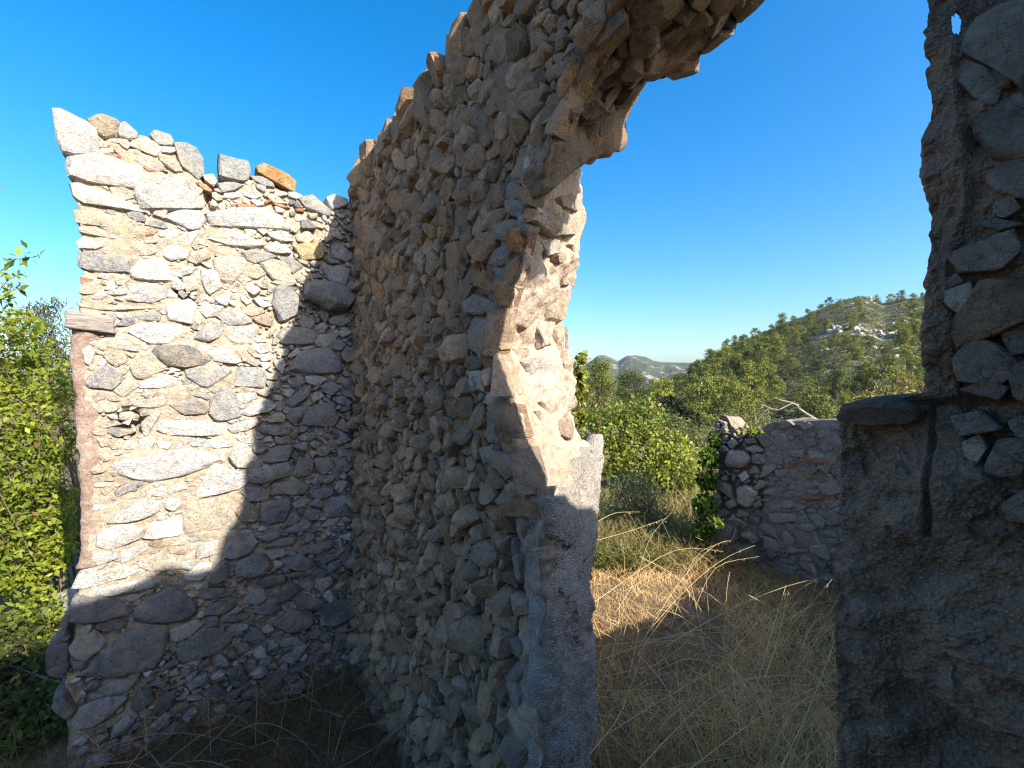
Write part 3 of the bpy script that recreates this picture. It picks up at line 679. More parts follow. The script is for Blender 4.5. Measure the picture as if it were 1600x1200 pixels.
def main_core():
    P, q, s = box_surface(np.linspace(0, 1, 190), np.linspace(0, 1, 290), np.linspace(0, 1, 24))
    n = P[:, 2] * JN
    z0 = P[:, 1] * 3.8
    jf = JT0 + (jf_t(z0) - JT0) * np.clip((z0 - 1.75) / 0.12, 0, 1)
    t1 = jf - 0.02 + (np.where(z0 > 1.8, 1.80, JT1 - 0.06) - jf) * P[:, 2] + np.interp(z0, JE[:, 0], JE[:, 1])
    t = -0.35 + P[:, 0] * (t1 + 0.35)
    z = -0.05 + P[:, 1] * (mtop(t) - 0.02 + 0.05)
    v = W(t, n, z)
    edge = np.maximum(np.clip((P[:, 0] - 0.93) / 0.07, 0, 1), np.clip(P[:, 1] - 0.97, 0, 0.03) / 0.03)
    v = v + vnoise(v, 7, 3, 23) * 0.02 * np.clip(edge + P[:, 2] * 4, 0.15, 1)[:, None]
    front = P[:, 2] < 0.01
    rel = np.interp(z + 0.35 * noise(v, 1.3, 52), [1.2, 2.0, 2.9], [-0.022, -0.012, 0.006]) + 0.026 * fbm(v, 4.5, 4, 50) + 0.012 * fbm(v, 28, 4, 51)
    v[front] += rel[front][:, None] * -U3(NN)
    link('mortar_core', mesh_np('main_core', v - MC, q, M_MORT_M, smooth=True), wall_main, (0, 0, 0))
    # lintel over the door
    P, q, s = box_surface(np.linspace(0, 1, 150), np.linspace(0, 1, 50), np.linspace(0, 1, 56))
    n = 0.004 + P[:, 2] * (JN - 0.008); t = 1.9 + P[:, 0] * 1.9
    lo = soffit(t, n) - 0.012; z = lo + P[:, 1] * (mtop(t) - 0.03 - lo)
    v = W(t, n, z); v = v + vnoise(v, 6, 4, 77) * 0.03 + vnoise(v, 22, 3, 78) * 0.012
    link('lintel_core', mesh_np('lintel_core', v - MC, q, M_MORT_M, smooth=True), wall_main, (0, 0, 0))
main_core()
r = np.random.default_rng(21)
# larger stones along the door edge, traced on the front face (crop 200x400 px enlarged 3 times)
EDGE_STONES = """g 125,130 150,95 260,45 300,70 290,140 200,165|g 40,330 110,285 210,325 275,380 120,388 60,405|g -5,470 40,415 115,435 145,520 135,605 50,615 -5,560|w 60,680 180,675 232,770 200,808 90,765
w 50,840 110,770 180,800 130,855|g 140,860 200,808 252,828 295,900 272,965 200,945|g 105,1000 160,938 232,938 275,1020 200,1055 130,1045|g 115,1130 150,1075 295,1098 318,1150 275,1195 190,1205
g 130,-40 240,-60 330,-50 330,20 230,50 140,40|g 215,-160 300,-170 340,-120 300,-70 220,-90|g 120,-180 210,-200 210,-120 130,-100|g 90,210 140,180 210,190 215,230 130,235|g 80,250 150,225 175,275 110,290
b 120,400 190,390 195,440 140,450|d 20,880 80,870 100,930 40,960|g -60,720 40,700 60,760 -40,800|g -20,1060 80,1020 110,1090 20,1130"""
edge_polys = []
for row in EDGE_STONES.replace('\n', '|').split('|'):
    a = row.split(); P = P_MAIN.poly([(750 + float(p.split(',')[0]) / 3, 350 + float(p.split(',')[1]) / 3) for p in a[1:]])
    P[:, 0] += min(0.0, float(jf_t(P[:, 1].mean())) + rng.uniform(-0.05, 0.012) - P[:, 0].max()); edge_polys.append((a[0], P))
epk = Packer(1.4, 2.4, 1.4, 3.4)
for tn, P in edge_polys: epk.mark(P)
def in_edge(c):
    i = int((c[0] - 1.4) / epk.st); j = int((c[1] - 1.4) / epk.st)
    return 0 <= i < epk.nu and 0 <= j < epk.nv and not epk.free[i, j]
def main_reject(c):
    t, z = c
    if z > mtop(t) - 0.035: return True
    if t > 2.12 + 0.03 * math.sin(9 * z) and z < 1.72: return True
    if z > 1.72 and z < 2.9 and t > jf_t(z) - 0.03: return True
    return in_edge(c)
pts, rad = poisson(0.02, 2.29, 0.0, 3.82, 0.015, 0.088, r, 64000, 1.2, main_reject)
# traced stones join the diagram as fixed seeds so that cells stop at them
fx = np.array([P.mean(0) for _, P in edge_polys]); fr = np.array([0.5 * np.sqrt(np.ptp(P[:, 0]) * np.ptp(P[:, 1])) for _, P in edge_polys])
cells = power_cells(np.vstack([pts, fx]), np.concatenate([rad, fr]), r, 0.004, (0.005, 2.30, -0.02, 3.86), 1.12)[:len(pts)]
made = []
MTONE = [((0.43, 0.39, 0.345), 6), ((0.47, 0.41, 0.35), 5), ((0.37, 0.345, 0.315), 4), ((0.50, 0.41, 0.32), 4), ((0.44, 0.33, 0.24), 1.5), ((0.29, 0.27, 0.25), 1.2)]
MTC = np.array([c for c, _ in MTONE]) * np.array([1.15, 0.96, 0.77]); MTP = np.array([p for _, p in MTONE]); MTP = MTP / MTP.sum()
def scale_poly(P, k):
    c = P.mean(0); return (P - c) * k + c
for P, c in zip(cells, pts):
    size = np.sqrt(np.ptp(P[:, 0]) * np.ptp(P[:, 1]))
    if size < 0.03 or (size < 0.06 and r.random() < 0.15): continue
    q = scale_poly(P, r.uniform(0.95, 1.12))
    lim = np.where(q[:, 1] < 1.72, 2.14, np.where(q[:, 1] < 3.0, jf_t(q[:, 1]) + 0.004, 9.0))
    if np.mean(q[:, 0] > lim) > 0.5: continue
    q[:, 0] = np.minimum(q[:, 0], lim)
    ang = r.normal() * 0.25; cc = q.mean(0); ca, sa = math.cos(ang), math.sin(ang)
    if c[0] < 2.0: q = (q - cc) @ np.array([[ca, sa], [-sa, ca]]) + cc
    h = np.clip(size * r.uniform(0.18, 0.62), 0.012, 0.08)
    if c[1] > 2.5: h *= 0.75
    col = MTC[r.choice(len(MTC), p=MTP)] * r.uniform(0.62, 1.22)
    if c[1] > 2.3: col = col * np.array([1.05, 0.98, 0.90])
    top = c[1] > mtop(c[0]) - 0.10
    vt = stone(q, P_MAIN, h, 0.25 if top else 0.05, r, 0.13, 24, tilt=1.0, facets=6, soft=1)
    depth = 3.453 - 0.8165 * c[0]
    made.append((size / depth, vt, col))
for tn, P in edge_polys:
    size = np.sqrt(np.ptp(P[:, 0]) * np.ptp(P[:, 1]))
    made.append((9, stone(P, P_MAIN, np.clip(size * r.uniform(0.15, 0.26), 0.014, 0.030), 0.02, r, 0.13, 36, tilt=0.3, facets=6), np.array(TONES[tn]) * np.array([1.08, 0.97, 0.85]) * r.uniform(0.85, 1.05)))
# front of the lintel
pts, rad = poisson(2.27, 3.3, 3.0, 3.84, 0.014, 0.040, r, 16000, 1.1, lambda c: c[1] < soffit(c[0], 0) + 0.0 or c[1] > mtop(c[0]))
for P, c in zip(power_cells(pts, rad, r, 0.005, (2.26, 3.4, 3.1, 3.88), 1.1), pts):
    P = P.copy(); P[:, 1] = np.maximum(P[:, 1], soffit(P[:, 0], 0) - 0.015)
    size = np.sqrt(np.ptp(P[:, 0]) * np.ptp(P[:, 1]))
    if size < 0.03 or np.ptp(P[:, 1]) < 0.02: continue
    h = np.clip(size * r.uniform(0.2, 0.5), 0.012, 0.035)
    made.append((size / (3.453 - 0.8165 * c[0]), stone(scale_poly(P, 1.0), P_MAIN, h, 0.08, r, 0.09, 26, 0.7, 4), MTC[r.choice(len(MTC), p=MTP)] * r.uniform(0.8, 1.1) * np.array([1.05, 0.97, 0.88])))
# underside of the lintel: big stones hanging out of the mortar
so_pl = lambda t, n: soffit(t, n)
pts, rad = poisson(2.30, 3.3, 0.02, 0.50, 0.020, 0.052, r, 12000)
for P, c in zip(power_cells(pts, rad, r, 0.004, (2.24, 3.4, 0.0, 0.52)), pts):
    size = np.sqrt(np.ptp(P[:, 0]) * np.ptp(P[:, 1]))
    if size < 0.035: continue
    e = 0.02
    sl = (soffit(c[0] + e, c[1]) - soffit(c[0] - e, c[1])) / (2 * e); sn = (soffit(c[0], c[1] + e) - soffit(c[0], c[1] - e)) / (2 * e)
    sl = np.clip(sl, -0.6, 0.6)
    ut = -U3(D) + np.array([0, 0, sl]); vn = U3(NN) + np.array([0, 0, sn])
    o = W(c[0], c[1], soffit(*c)) - c[0] * ut - c[1] * vn
    nrm = np.cross(vn, ut); nrm = nrm / np.linalg.norm(nrm)
    if nrm[2] > 0: nrm = -nrm
    pl = Plane(o, ut, vn, nrm)
    vt = stone(scale_poly(P, r.uniform(0.98, 1.1)), pl, np.clip(size * r.uniform(0.25, 0.6), 0.02, 0.055), 0.06, r, 0.14, 24, 0.9, 6)
    made.append((5 + size, (vt[0], vt[1][:, ::-1]), np.array([(0.36, 0.30, 0.24), (0.30, 0.26, 0.22), (0.42, 0.33, 0.24)][r.integers(3)]) * r.uniform(0.8, 1.15)))
# stones of the door jamb
JAMB_STONES = """b 310,150 420,150 420,190 330,190|b 335,240 420,260 430,310 350,300|b 290,400 380,330 410,350 390,430 350,470 300,450|w 235,290 270,270 300,300 270,340|c 160,460 210,400 260,400 250,450 190,490|w 180,640 290,620 365,700 290,740 220,700
b 330,950 400,890 490,980 470,1030 390,1030 335,990|c 350,650 400,590 440,640 440,690 370,690|b 380,490 430,490 430,600 390,600|c 280,830 330,820 350,880 300,900|c 350,830 420,800 440,850 380,890|w 280,80 330,70 390,130 310,150|b 380,95 450,90 450,140 400,140
c 300,760 370,740 420,780 340,810|b 400,340 440,270 440,340 410,370|c 230,-20 330,-40 440,-30 440,40 330,60|b 330,-120 420,-130 440,-60 350,-60|c 240,230 290,210 330,240 300,270|c 150,590 210,580 220,620 160,650|c 250,870 300,900 290,930 260,920|w 240,480 300,470 330,560 260,590|c 335,490 378,480 385,600 340,620"""
for row in JAMB_STONES.replace('\n', '|').split('|'):
    a = row.split(); px = [(750 + float(p.split(',')[0]) / 3, 350 + float(p.split(',')[1]) / 3) for p in a[1:]]
    pl, L = jplane(P_JUP.poly(px)[:, 1].mean()); P = pl.poly(px)
    P[:, 0] = np.minimum(P[:, 0], L + 0.012)
    if np.ptp(P[:, 0]) < 0.03: continue
    size = np.sqrt(np.ptp(P[:, 0]) * np.ptp(P[:, 1]))
    made.append((8, stone(P, pl, np.clip(size * r.uniform(0.10, 0.2), 0.008, 0.026) + 0.010, 0.05, r, 0.13, 34, 0.5, 5), (np.array(TONES[a[0]]) * 0.6 + np.array([0.26, 0.205, 0.15])) * r.uniform(0.9, 1.08)))
# lumps in the plaster strip by the door and knobs on the jamb's far edge
for px, py, w, h in ((825, 815, 34, 30), (812, 850, 22, 26), (820, 885, 40, 34), (822, 940, 26, 40), (815, 1010, 24, 20), (812, 1080, 30, 36), (815, 1160, 44, 60), (790, 1120, 30, 40), (826, 770, 40, 34), (815, 1045, 18, 20)):
    c = P_MAIN.un(px, py); e = P_MAIN.un(px + w / 2, py - h / 2)
    made.append((7, stone(blob_outline(c, 2 * abs(e[0] - c[0]), 2 * abs(e[1] - c[1]), r.normal() * 0.2, r), P_MAIN, 0.045, 0.05, r, 0.1, 26, 0.5, 3), np.array(TONES['g']) * np.array([1.06, 0.97, 0.88]) * r.uniform(0.9, 1.15)))
for px, py, w, h in ((926, 832, 30, 34), (922, 878, 22, 26), (920, 905, 24, 20), (918, 1040, 20, 60), (922, 1085, 26, 44), (920, 1150, 20, 40)):
    c = P_JAMB.un(px, py); e = P_JAMB.un(px + w / 2, py - h / 2)
    P = blob_outline(np.array([(0.50 if py < 700 else jlo_edge(c[1])) - 0.03, c[1]]), 0.11, 2 * abs(e[1] - c[1]), 0, r)
    made.append((7, stone(P, P_JAMB, 0.03, 0.1, r, 0.12, 26, 0.4, 3), np.array(TONES['w' if py in (832, 878, 905) else 'b' if py < 700 else 'g'])))
# loose stones along the broken top
for k in range(34):
    t = r.uniform(0.0, 3.2); n = r.uniform(0.03, 0.45); w = r.uniform(0.05, 0.13)
    pl = Plane(W(t, n, mtop(t) - 0.03), -U3(D), U3(NN), Zv)
    made.append((1 + w, stone(blob_outline(np.zeros(2), w, w * r.uniform(0.6, 1), r.uniform(0, 3), r), pl, w * r.uniform(0.25, 0.5), 0.05, r, 0.12, 20, 0.4, 3), np.array(TONES[r.choice(list('wgwc'))]) * r.uniform(0.8, 1)))
made.sort(key=lambda m: -m[0])
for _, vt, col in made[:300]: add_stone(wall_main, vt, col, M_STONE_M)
v, f, cl = join([(vt[0], vt[1], col) for _, vt, col in made[300:]])
link('rubble_stones', mesh_np('rubble_stones', v - MC, f, M_STONE_M, cl, smooth=True, sharp=math.radians(15)), wall_main, (0, 0, 0), kind='stuff')

def jamb_render():
    # upper jamb bedding, pale pinkish mortar
    L = math.hypot(JT0 - JT1, JN)
    P, q, s = box_surface(np.linspace(0, 1, 70), np.linspace(0, 1, 150), [0, 1])
    z = 1.70 + P[:, 1] * 1.52; k = P[:, 0] * 0.985
    v = W(jf_t(z) + (jb_t(z) - jf_t(z)) * k, JN * k, z)
    v = v + P_JUP.n * (0.016 - P[:, 2] * 0.07)[:, None]
    v = v + P_JUP.n * (0.022 * fbm(v, 8, 4, 61) + 0.008 * fbm(v, 36, 3, 62))[:, None] * (1 - P[:, 2:3]) + vnoise(v, 11, 3, 63) * 0.012
    link('jamb_mortar', mesh_np('jamb_mortar', v - MC, q, M_JAMB, smooth=True), wall_main, (0, 0, 0), label='pale pinkish mortar of the sunlit door jamb')
    # lower jamb: gritty grey render
    P, q, s = box_surface(np.linspace(0, 1, 100), np.linspace(0, 1, 330), [0, 0.5, 1])
    tp = 1.78 + 0.16 * P[:, 0] + 0.05 * fbm(np.stack([P[:, 0] * 3, P[:, 0] * 0, P[:, 0] * 0], -1), 2, 2, 4)
    z = -0.05 + P[:, 1] * (tp + 0.05); u = -0.012 + P[:, 0] * (jlo_edge(z) - 0.015 + 0.012)
    u = u + 0.028 * fbm(np.stack([z, z * 0, z * 0 + 3], -1), 7, 4, 70) * np.clip((P[:, 0] - 0.9) * 10, 0, 1)
    rnd = np.clip(np.minimum(P[:, 0], 1 - P[:, 0]) / 0.07, 0, 1)
    h = (0.030 + 0.016 * np.sqrt(1 - (1 - rnd) ** 2)) * (1 - P[:, 2]) - 0.05 * P[:, 2]
    v = P_JAMB.w(np.stack([u, z], -1), h)
    g = 0.013 * fbm(v, 6, 3, 71) + 0.005 * fbm(v, 45, 3, 72) + 0.005 * np.abs(noise(v, 120, 73))
    fl = fbm(v, 4.5, 4, 74, 0.6); g = g - 0.014 * np.clip((fl - 0.15) / 0.05, 0, 1) - 0.010 * np.clip((fl - 0.5) / 0.06, 0, 1)
    v = v + P_JAMB.n * (g * (1 - P[:, 2]))[:, None]
    v = v + P_JAMB.u * (0.022 * fbm(v * np.array([0.2, 0.2, 1]), 8, 4, 75) * np.clip(1 - P[:, 0] * 6, 0, 1))[:, None]
    link('jamb_render', mesh_np('jamb_render', v - MC, q, M_GRIT_J, smooth=True), wall_main, (0, 0, 0), label='gritty grey cement render on the lower door jamb')
    # plaster strip on the wall face beside the door
    P, q, s = box_surface(np.linspace(0, 1, 40), np.linspace(0, 1, 220), [0, 1])
    z = -0.03 + P[:, 1] * 1.86
    zz = np.stack([z, z * 0, z * 0], -1)
    wd = 0.11 + 0.07 * fbm(zz, 3.5, 4, 81)
    t = JT0 + 0.012 - P[:, 0] * wd
    thick = 0.020 + 0.022 * fbm(W(t, 0, z), 6, 3, 85)
    v = W(t, -thick * (1 - P[:, 2]) * np.clip((1 - P[:, 0]) * 8, 0.35, 1) + 0.04 * P[:, 2], z)
    v = v + vnoise(v, 12, 4, 82) * 0.016 + vnoise(v, 45, 2, 83) * 0.004
    link('plaster_strip', mesh_np('plaster_strip', v - MC, q, M_PLASTER, smooth=True), wall_main, (0, 0, 0), label='broken strip of grey plaster beside the door jamb')
jamb_render()

# ------------------------------------------------------------------ the ruin: dark pier right of the doorway
pier = thing('stone_pier', 'dark gritty rendered stone pier with a broken ledge at the right edge', 'pier', W(3.8, 0.15, 0), 'ruined stone walls')
PC = np.array(pier.location)
ET = np.array([(0, 3.176), (2.10, 3.176), (2.165, 3.182), (2.18, 3.302), (2.40, 3.302), (2.6, 3.297), (2.63, 3.304), (2.66, 3.311), (2.8, 3.306), (2.95, 3.30), (3.9, 3.28)])
def pier_core():
    la = np.concatenate([np.linspace(0, 0.30, 130), np.linspace(0.31, 1.6, 22)])
    zb = np.concatenate([np.linspace(-0.05, 1.55, 90)[:-1], np.linspace(1.55, 2.95, 420), np.linspace(2.96, 3.74, 26)])
    P, q, s = box_surface(la, zb, np.linspace(0, 1, 14))
    z = P[:, 1]; e = np.interp(z, ET[:, 0], ET[:, 1])
    t = e + P[:, 0] * (4.75 - e) / 1.6 + P[:, 2] * 0.05 * 0
    # a ledge: the lower, wider part ends at z = 2.17
    T = np.where(z < 2.17, 0.34, 0.235)
    v = W(t, P[:, 2] * T, z)
    w = 1 - P[:, 2]
    px = np.array([v[:, 0] / v[:, 1] * FPX + 800, 600 - (v[:, 2] - EYE) / v[:, 1] * FPX]).T
    fr = P[:, 2] < 0.5
    rel = 0.016 * fbm(v, 7, 3, 90) + 0.012 * fbm(v, 19, 3, 91) + 0.0038 * fbm(v, 75, 2, 92) + 0.0026 * np.abs(noise(v, 170, 93)) + 0.0016 * noise(v, 320, 94)
    fl = fbm(v, 8, 4, 99, 0.6); rel -= 0.008 * np.clip((fl - 0.1) / 0.05, 0, 1) + 0.007 * np.clip((fl - 0.45) / 0.05, 0, 1)
    # rough hollow on the right where the render has fallen away and stones show
    bx = np.interp(px[:, 1], [0, 140, 300, 420, 600, 690, 760, 830, 900], [1492, 1492, 1510, 1475, 1488, 1500, 1550, 1590, 1640])
    hollow = np.clip((px[:, 0] - bx) / 14, 0, 1) * (px[:, 1] < 860)
    rel -= 0.020 * hollow + hollow * 0.012 * fbm(v, 30, 3, 89)
    # the upright crease above the ledge
    cr = np.exp(-((px[:, 0] - 1449 - 4 * noise(v, 12, 95)) / 5.0) ** 2) * (px[:, 1] > 630) * (px[:, 1] < 840)
    rel -= 0.030 * cr
    rel -= 0.014 * np.clip((1446 - px[:, 0]) / 10, 0, 1) * np.clip((800 - px[:, 1]) / 80, 0, 1)
    # slanting broken edge low down
    yb = np.interp(px[:, 0], [1300, 1400, 1440, 1500, 1560, 1640], [1040, 1050, 1085, 1130, 1150, 1150])
    rel -= 0.03 * np.clip((px[:, 1] - yb) / 12, 0, 1) * np.clip((px[:, 0] - 1380) / 60, 0, 1)
    lump = np.exp(-(((px[:, 0] - 1400) / 60) ** 2 + ((px[:, 1] - 950) / 26) ** 2)); rel += 0.018 * lump
    dent = np.exp(-(((px[:, 0] - 1370) / 40) ** 2 + ((px[:, 1] - 935) / 14) ** 2)); rel -= 0.018 * dent
    v = v + np.where(fr, rel * w, 0)[:, None] * -U3(NN)
    eg = np.clip(1 - P[:, 0] / 0.03, 0, 1)[:, None]
    v = v + (vnoise(v, 14, 3, 96) * np.where(z > 2.1, 0.006, 0.0025)[:, None] + vnoise(v, 70, 2, 97) * 0.003) * np.clip(eg + P[:, 2:3], 0, 1)
    fc = v[q].mean(1)
    fx_, fy_ = fc[:, 0] / fc[:, 1] * FPX + 800, 600 - (fc[:, 2] - EYE) / fc[:, 1] * FPX
    hole = ((fx_ - 1494) / 7.5) ** 2 + ((fy_ - 38) / 18) ** 2 < 1 + 0.35 * noise(fc, 60, 98)
    q = q[~hole]
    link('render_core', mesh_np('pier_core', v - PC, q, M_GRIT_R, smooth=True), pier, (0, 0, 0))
pier_core()
PIER_STONES = """g 1492,112 1510,92 1562,135 1555,162 1520,152 1497,127|g 1506,78 1522,32 1560,8 1600,0 1625,60 1600,140 1575,130 1560,88 1522,84|g 1520,200 1560,165 1605,145 1625,200 1600,250 1550,245 1525,215|g 1540,275 1580,247 1620,245 1620,310 1560,300
g 1552,320 1580,305 1593,325 1570,340 1553,335|g 1478,400 1520,382 1580,360 1597,387 1560,420 1500,425|g 1470,442 1495,427 1505,440 1475,452|w 1472,457 1515,442 1520,475 1495,488 1475,470|b 1492,500 1532,440 1610,440 1620,500 1540,522 1500,538
g 1492,560 1522,530 1560,542 1592,570 1560,600 1497,595|g 1485,652 1530,642 1565,670 1500,682|w 1505,692 1530,680 1541,700 1525,725 1508,712|s 1537,740 1560,687 1615,690 1592,745|s 1562,790 1605,762 1620,820 1572,812|d 1500,608 1540,595 1575,605 1560,625
d 1520,100 1560,90 1580,135 1560,140|d 1575,575 1615,560 1625,640 1585,620|g 1560,510 1610,505 1620,545 1580,555|d 1530,350 1550,340 1600,350 1560,358|g 1575,660 1620,640 1625,685 1590,682"""
for row in PIER_STONES.replace('\n', '|').split('|'):
    a = row.split(); P = scale_poly(P_MAIN.poly([tuple(map(float, p.split(','))) for p in a[1:]]), 1.1)
    size = np.sqrt(np.ptp(P[:, 0]) * np.ptp(P[:, 1]))
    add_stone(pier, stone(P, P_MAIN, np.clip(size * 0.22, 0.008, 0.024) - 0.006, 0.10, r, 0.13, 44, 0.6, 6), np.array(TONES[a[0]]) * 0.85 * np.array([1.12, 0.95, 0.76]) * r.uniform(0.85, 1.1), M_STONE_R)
# the capping stone of the ledge
P = P_MAIN.poly([(1311, 648), (1318, 632), (1345, 622), (1385, 616), (1420, 628), (1444, 640), (1440, 656), (1402, 667), (1350, 661), (1316, 662)])
o = add_stone(pier, stone(P, P_MAIN, 0.030, 0.26, r, 0.16, 44, 0.3, 2), np.array([0.26, 0.205, 0.155]), M_STONE_R, 'ledge_stone', 'dark flat stone capping the broken ledge')

# ------------------------------------------------------------------ the ruin: cross wall behind the viewer that shades the room
def cross_wall():
    t = thing('stone_wall', 'cross wall behind the viewpoint, seen only by its shadow', 'wall', W(4.9, 1.5, 0), 'ruined stone walls')
    c = np.array(t.location)
    P, q, s = box_surface(np.linspace(0, 1, 160), np.linspace(0, 1, 40), np.linspace(0, 1, 6))
    n = -4.0 + P[:, 0] * 11
    XT = np.array([(-4.0, 3.6), (-1.3, 3.64), (-0.62, 3.66), (-0.42, 3.70), (-0.25, 3.80), (-0.12, 3.70), (0.2, 3.72), (0.35, 3.17), (0.9, 3.15), (1.6, 2.9), (2.3, 2.3), (3.4, 2.22), (4.2, 2.4), (7, 2.8)])
    z = -0.05 + P[:, 1] * (np.interp(n, XT[:, 0], XT[:, 1]) + 0.05)
    v = W(4.62 + 0.45 * P[:, 2], n, z); v = v + vnoise(v, 5, 4, 120) * 0.03
    link('mortar_core', mesh_np('cross_core', v - c, q, M_MORT_M, smooth=True), t, (0, 0, 0))
cross_wall()

# ------------------------------------------------------------------ the ruin: low far wall beyond the doorway
far = thing('stone_wall', 'low broken stone wall with brick pieces beyond the doorway', 'wall', W(1.5, FN + 0.25, 0), 'ruined stone walls')
FC = np.array(far.location)
FT_PX = [(1100, 700), (1117, 664), (1123, 650), (1132, 652), (1139, 668), (1150, 676), (1190, 676), (1196, 660), (1240, 655), (1310, 656), (1500, 640)]
ft = np.array([P_FAR.un(*p) for p in FT_PX]); ft = ft[np.argsort(ft[:, 0])]
FU0 = P_FAR.un(1119, 750)[0]
def far_core():
    P, q, s = box_surface(np.linspace(0, 1, 130), np.linspace(0, 1, 100), np.linspace(0, 1, 16))
    u = FU0 + P[:, 0] * 4.2
    z = -0.05 + P[:, 1] * (np.interp(u, ft[:, 0], ft[:, 1]) - 0.01 + 0.05)
    u = u + 0.05 * fbm(np.stack([z, z * 0, z * 0], -1), 2.5, 3, 31) * (1 - P[:, 0])
    v = W(u, FN + P[:, 2] * 0.45, z); v = v + vnoise(v, 5, 4, 33) * 0.022
    fr = P[:, 2] < 0.01
    rel = 0.012 * fbm(v, 12, 3, 34); uj = P_FAR.un(1193, 750)[0]
    rel = rel - 0.05 * np.clip((uj - u) / 0.02, 0, 1) * np.clip((z - 0.5) * 5, 0, 1)
    v[fr] += rel[fr][:, None] * -U3(NN)
    link('mortar_core', mesh_np('far_core', v - FC, q, M_FARW, smooth=True), far, (0, 0, 0))
far_core()
FAR_STONES = """g 300,500 330,430 420,440 445,490 400,530 320,530|s 410,420 470,405 510,440 450,455|w 370,570 410,545 435,580 400,610|w 310,390 340,365 370,400 330,430|w 360,640 400,625 450,640 480,670 440,680 450,740 410,750 370,720|w 295,720 350,695 365,740 320,760
s 430,800 490,800 490,840 440,840|g 300,820 340,780 430,850 400,865|g 245,900 300,820 370,850 370,930 280,960|s 380,890 430,880 490,930 460,950|s 450,730 490,700 497,745 465,755|s 400,375 460,365 470,395 420,400|s 240,1060 245,960 360,945 450,960 460,1040 330,1090
t 625,515 690,505 690,535 640,535|t 740,485 860,490 860,507 740,507|t 690,680 780,685 850,700 760,712 700,702|t 855,685 905,690 905,714 860,710|t 640,870 715,885 715,907 650,897|t 740,575 790,580 780,602 745,598|t 930,500 990,505 990,525 930,520
s 525,780 680,785 700,825 560,840|d 535,725 605,725 600,770 550,775|d 610,660 680,660 690,690 620,705|s 650,435 735,430 725,475 660,470|s 750,440 850,450 840,485 760,480|s 560,540 640,545 630,585 580,580|s 740,650 820,655 810,680 750,675|s 400,950 440,960 420,990 390,980
s 268,320 280,300 300,300 308,330 290,345 268,340|s 220,700 270,650 280,740 240,770|s 330,560 360,580 340,610|s 690,290 740,270 790,300 740,330|s 560,280 640,265 690,300 600,320|s 800,330 860,310 880,350 820,375|s 720,375 790,365 800,410 740,420|s 870,290 940,280 940,320 880,330"""
fpk = Packer(FU0, FU0 + 3.2, 0.0, 2.2, 0.01)
fst = []
for row in FAR_STONES.replace('\n', '|').split('|'):
    a = row.split(); P = P_FAR.poly([(1050 + float(p.split(',')[0]) / 3.53, 580 + float(p.split(',')[1]) / 3.53) for p in a[1:]])
    fst.append((a[0], P)); fpk.mark(scale_poly(P, 1.1))
for P in fpk.fill([(0.22, 0.32), (0.14, 0.22), (0.08, 0.14), (0.05, 0.08)], [260, 800, 1500, 1200], r, lambda c: c[1] < np.interp(c[0], ft[:, 0], ft[:, 1]) - 0.04 and c[0] < FU0 + 2.6, (1.1, 2.0)):
    fst.append((r.choice(list('sssdgb')), P))
chips = []
for k, (tn, P) in enumerate(fst):
    size = np.sqrt(np.ptp(P[:, 0]) * np.ptp(P[:, 1])); c = P.mean(0)
    h = np.clip(size * 0.25, 0.015, 0.07); pierpart = c[0] < P_FAR.un(1193, 750)[0]
    vt = stone(P, P_FAR, h * (1.3 if pierpart else 0.6), 0.12, r, 0.09, 22, 0.4, 3)
    col = np.array(TONES[tn]) * np.array([1.12, 0.97, 0.82]) * r.uniform(0.8, 1.1)
    if k < 170: add_stone(far, vt, col, M_STONE_M, 'brick' if tn == 't' else 'stone')
    else: chips.append((*vt, col))
if chips:
    v, f, cl = join(chips); link('rubble_chips', mesh_np('far_chips', v - FC, f, M_STONE_M, cl, smooth=True, sharp=math.radians(15)), far, (0, 0, 0), kind='stuff')

# ------------------------------------------------------------------ ground, hill, mountain
def ground():
    rr = np.concatenate([[0.0], np.geomspace(0.4, 6000, 110)]); th = np.linspace(0, 2 * math.pi, 144, endpoint=False)
    R, T = np.meshgrid(rr[1:], th, indexing='ij')
    x = R * np.sin(T); y = R * np.cos(T)
    p = np.stack([x, y, x * 0], -1)
    z = 0.05 * fbm(p, 1.1, 3, 200) * np.clip((R - 0.3) / 2, 0, 1) + 0.02 * fbm(p, 6, 2, 201) * (R < 12)
    z = z - np.clip((R - 14) / 40, 0, 1) * 4.0
    v = np.concatenate([[[0, 0, 0]], np.stack([x, y, z], -1).reshape(-1, 3)])
    n = len(th); f = []
    for k in range(len(rr) - 2):
        a = 1 + k * n + np.arange(n); b = 1 + k * n + (np.arange(n) + 1) % n
        f += np.stack([a, a + n, b + n, b], 1).tolist()
    f += [[0, 1 + i, 1 + (i + 1) % n] for i in range(n)]
    o = link('ground', mesh_np('ground', v, f, M_SOIL, smooth=True)); o['kind'] = 'structure'; o['label'] = 'bare brown soil under the dry grass'
ground()

M_HILL, nt, b = mat_nodes('hill_ground')
pos = nd(nt, 'ShaderNodeNewGeometry').outputs['Position']
c = ramp(nt, nz(nt, pos, 0.12, 5, 0.65), [(0.35, (0.045, 0.055, 0.025)), (0.55, (0.085, 0.085, 0.045)), (0.7, (0.14, 0.12, 0.075))])
rk = mix(nt, 1.0, ramp(nt, nz(nt, pos, 0.055, 6, 0.75, 0.6), [(0.56, 0.0), (0.62, 1.0)]), ramp(nt, nz(nt, pos, 0.5, 4, 0.7), [(0.45, 0.0), (0.55, 1.0)]), 'MULTIPLY')
c = mix(nt, rk, c, (0.36, 0.33, 0.29)); nt.links.new(c, b.inputs['Base Color'])

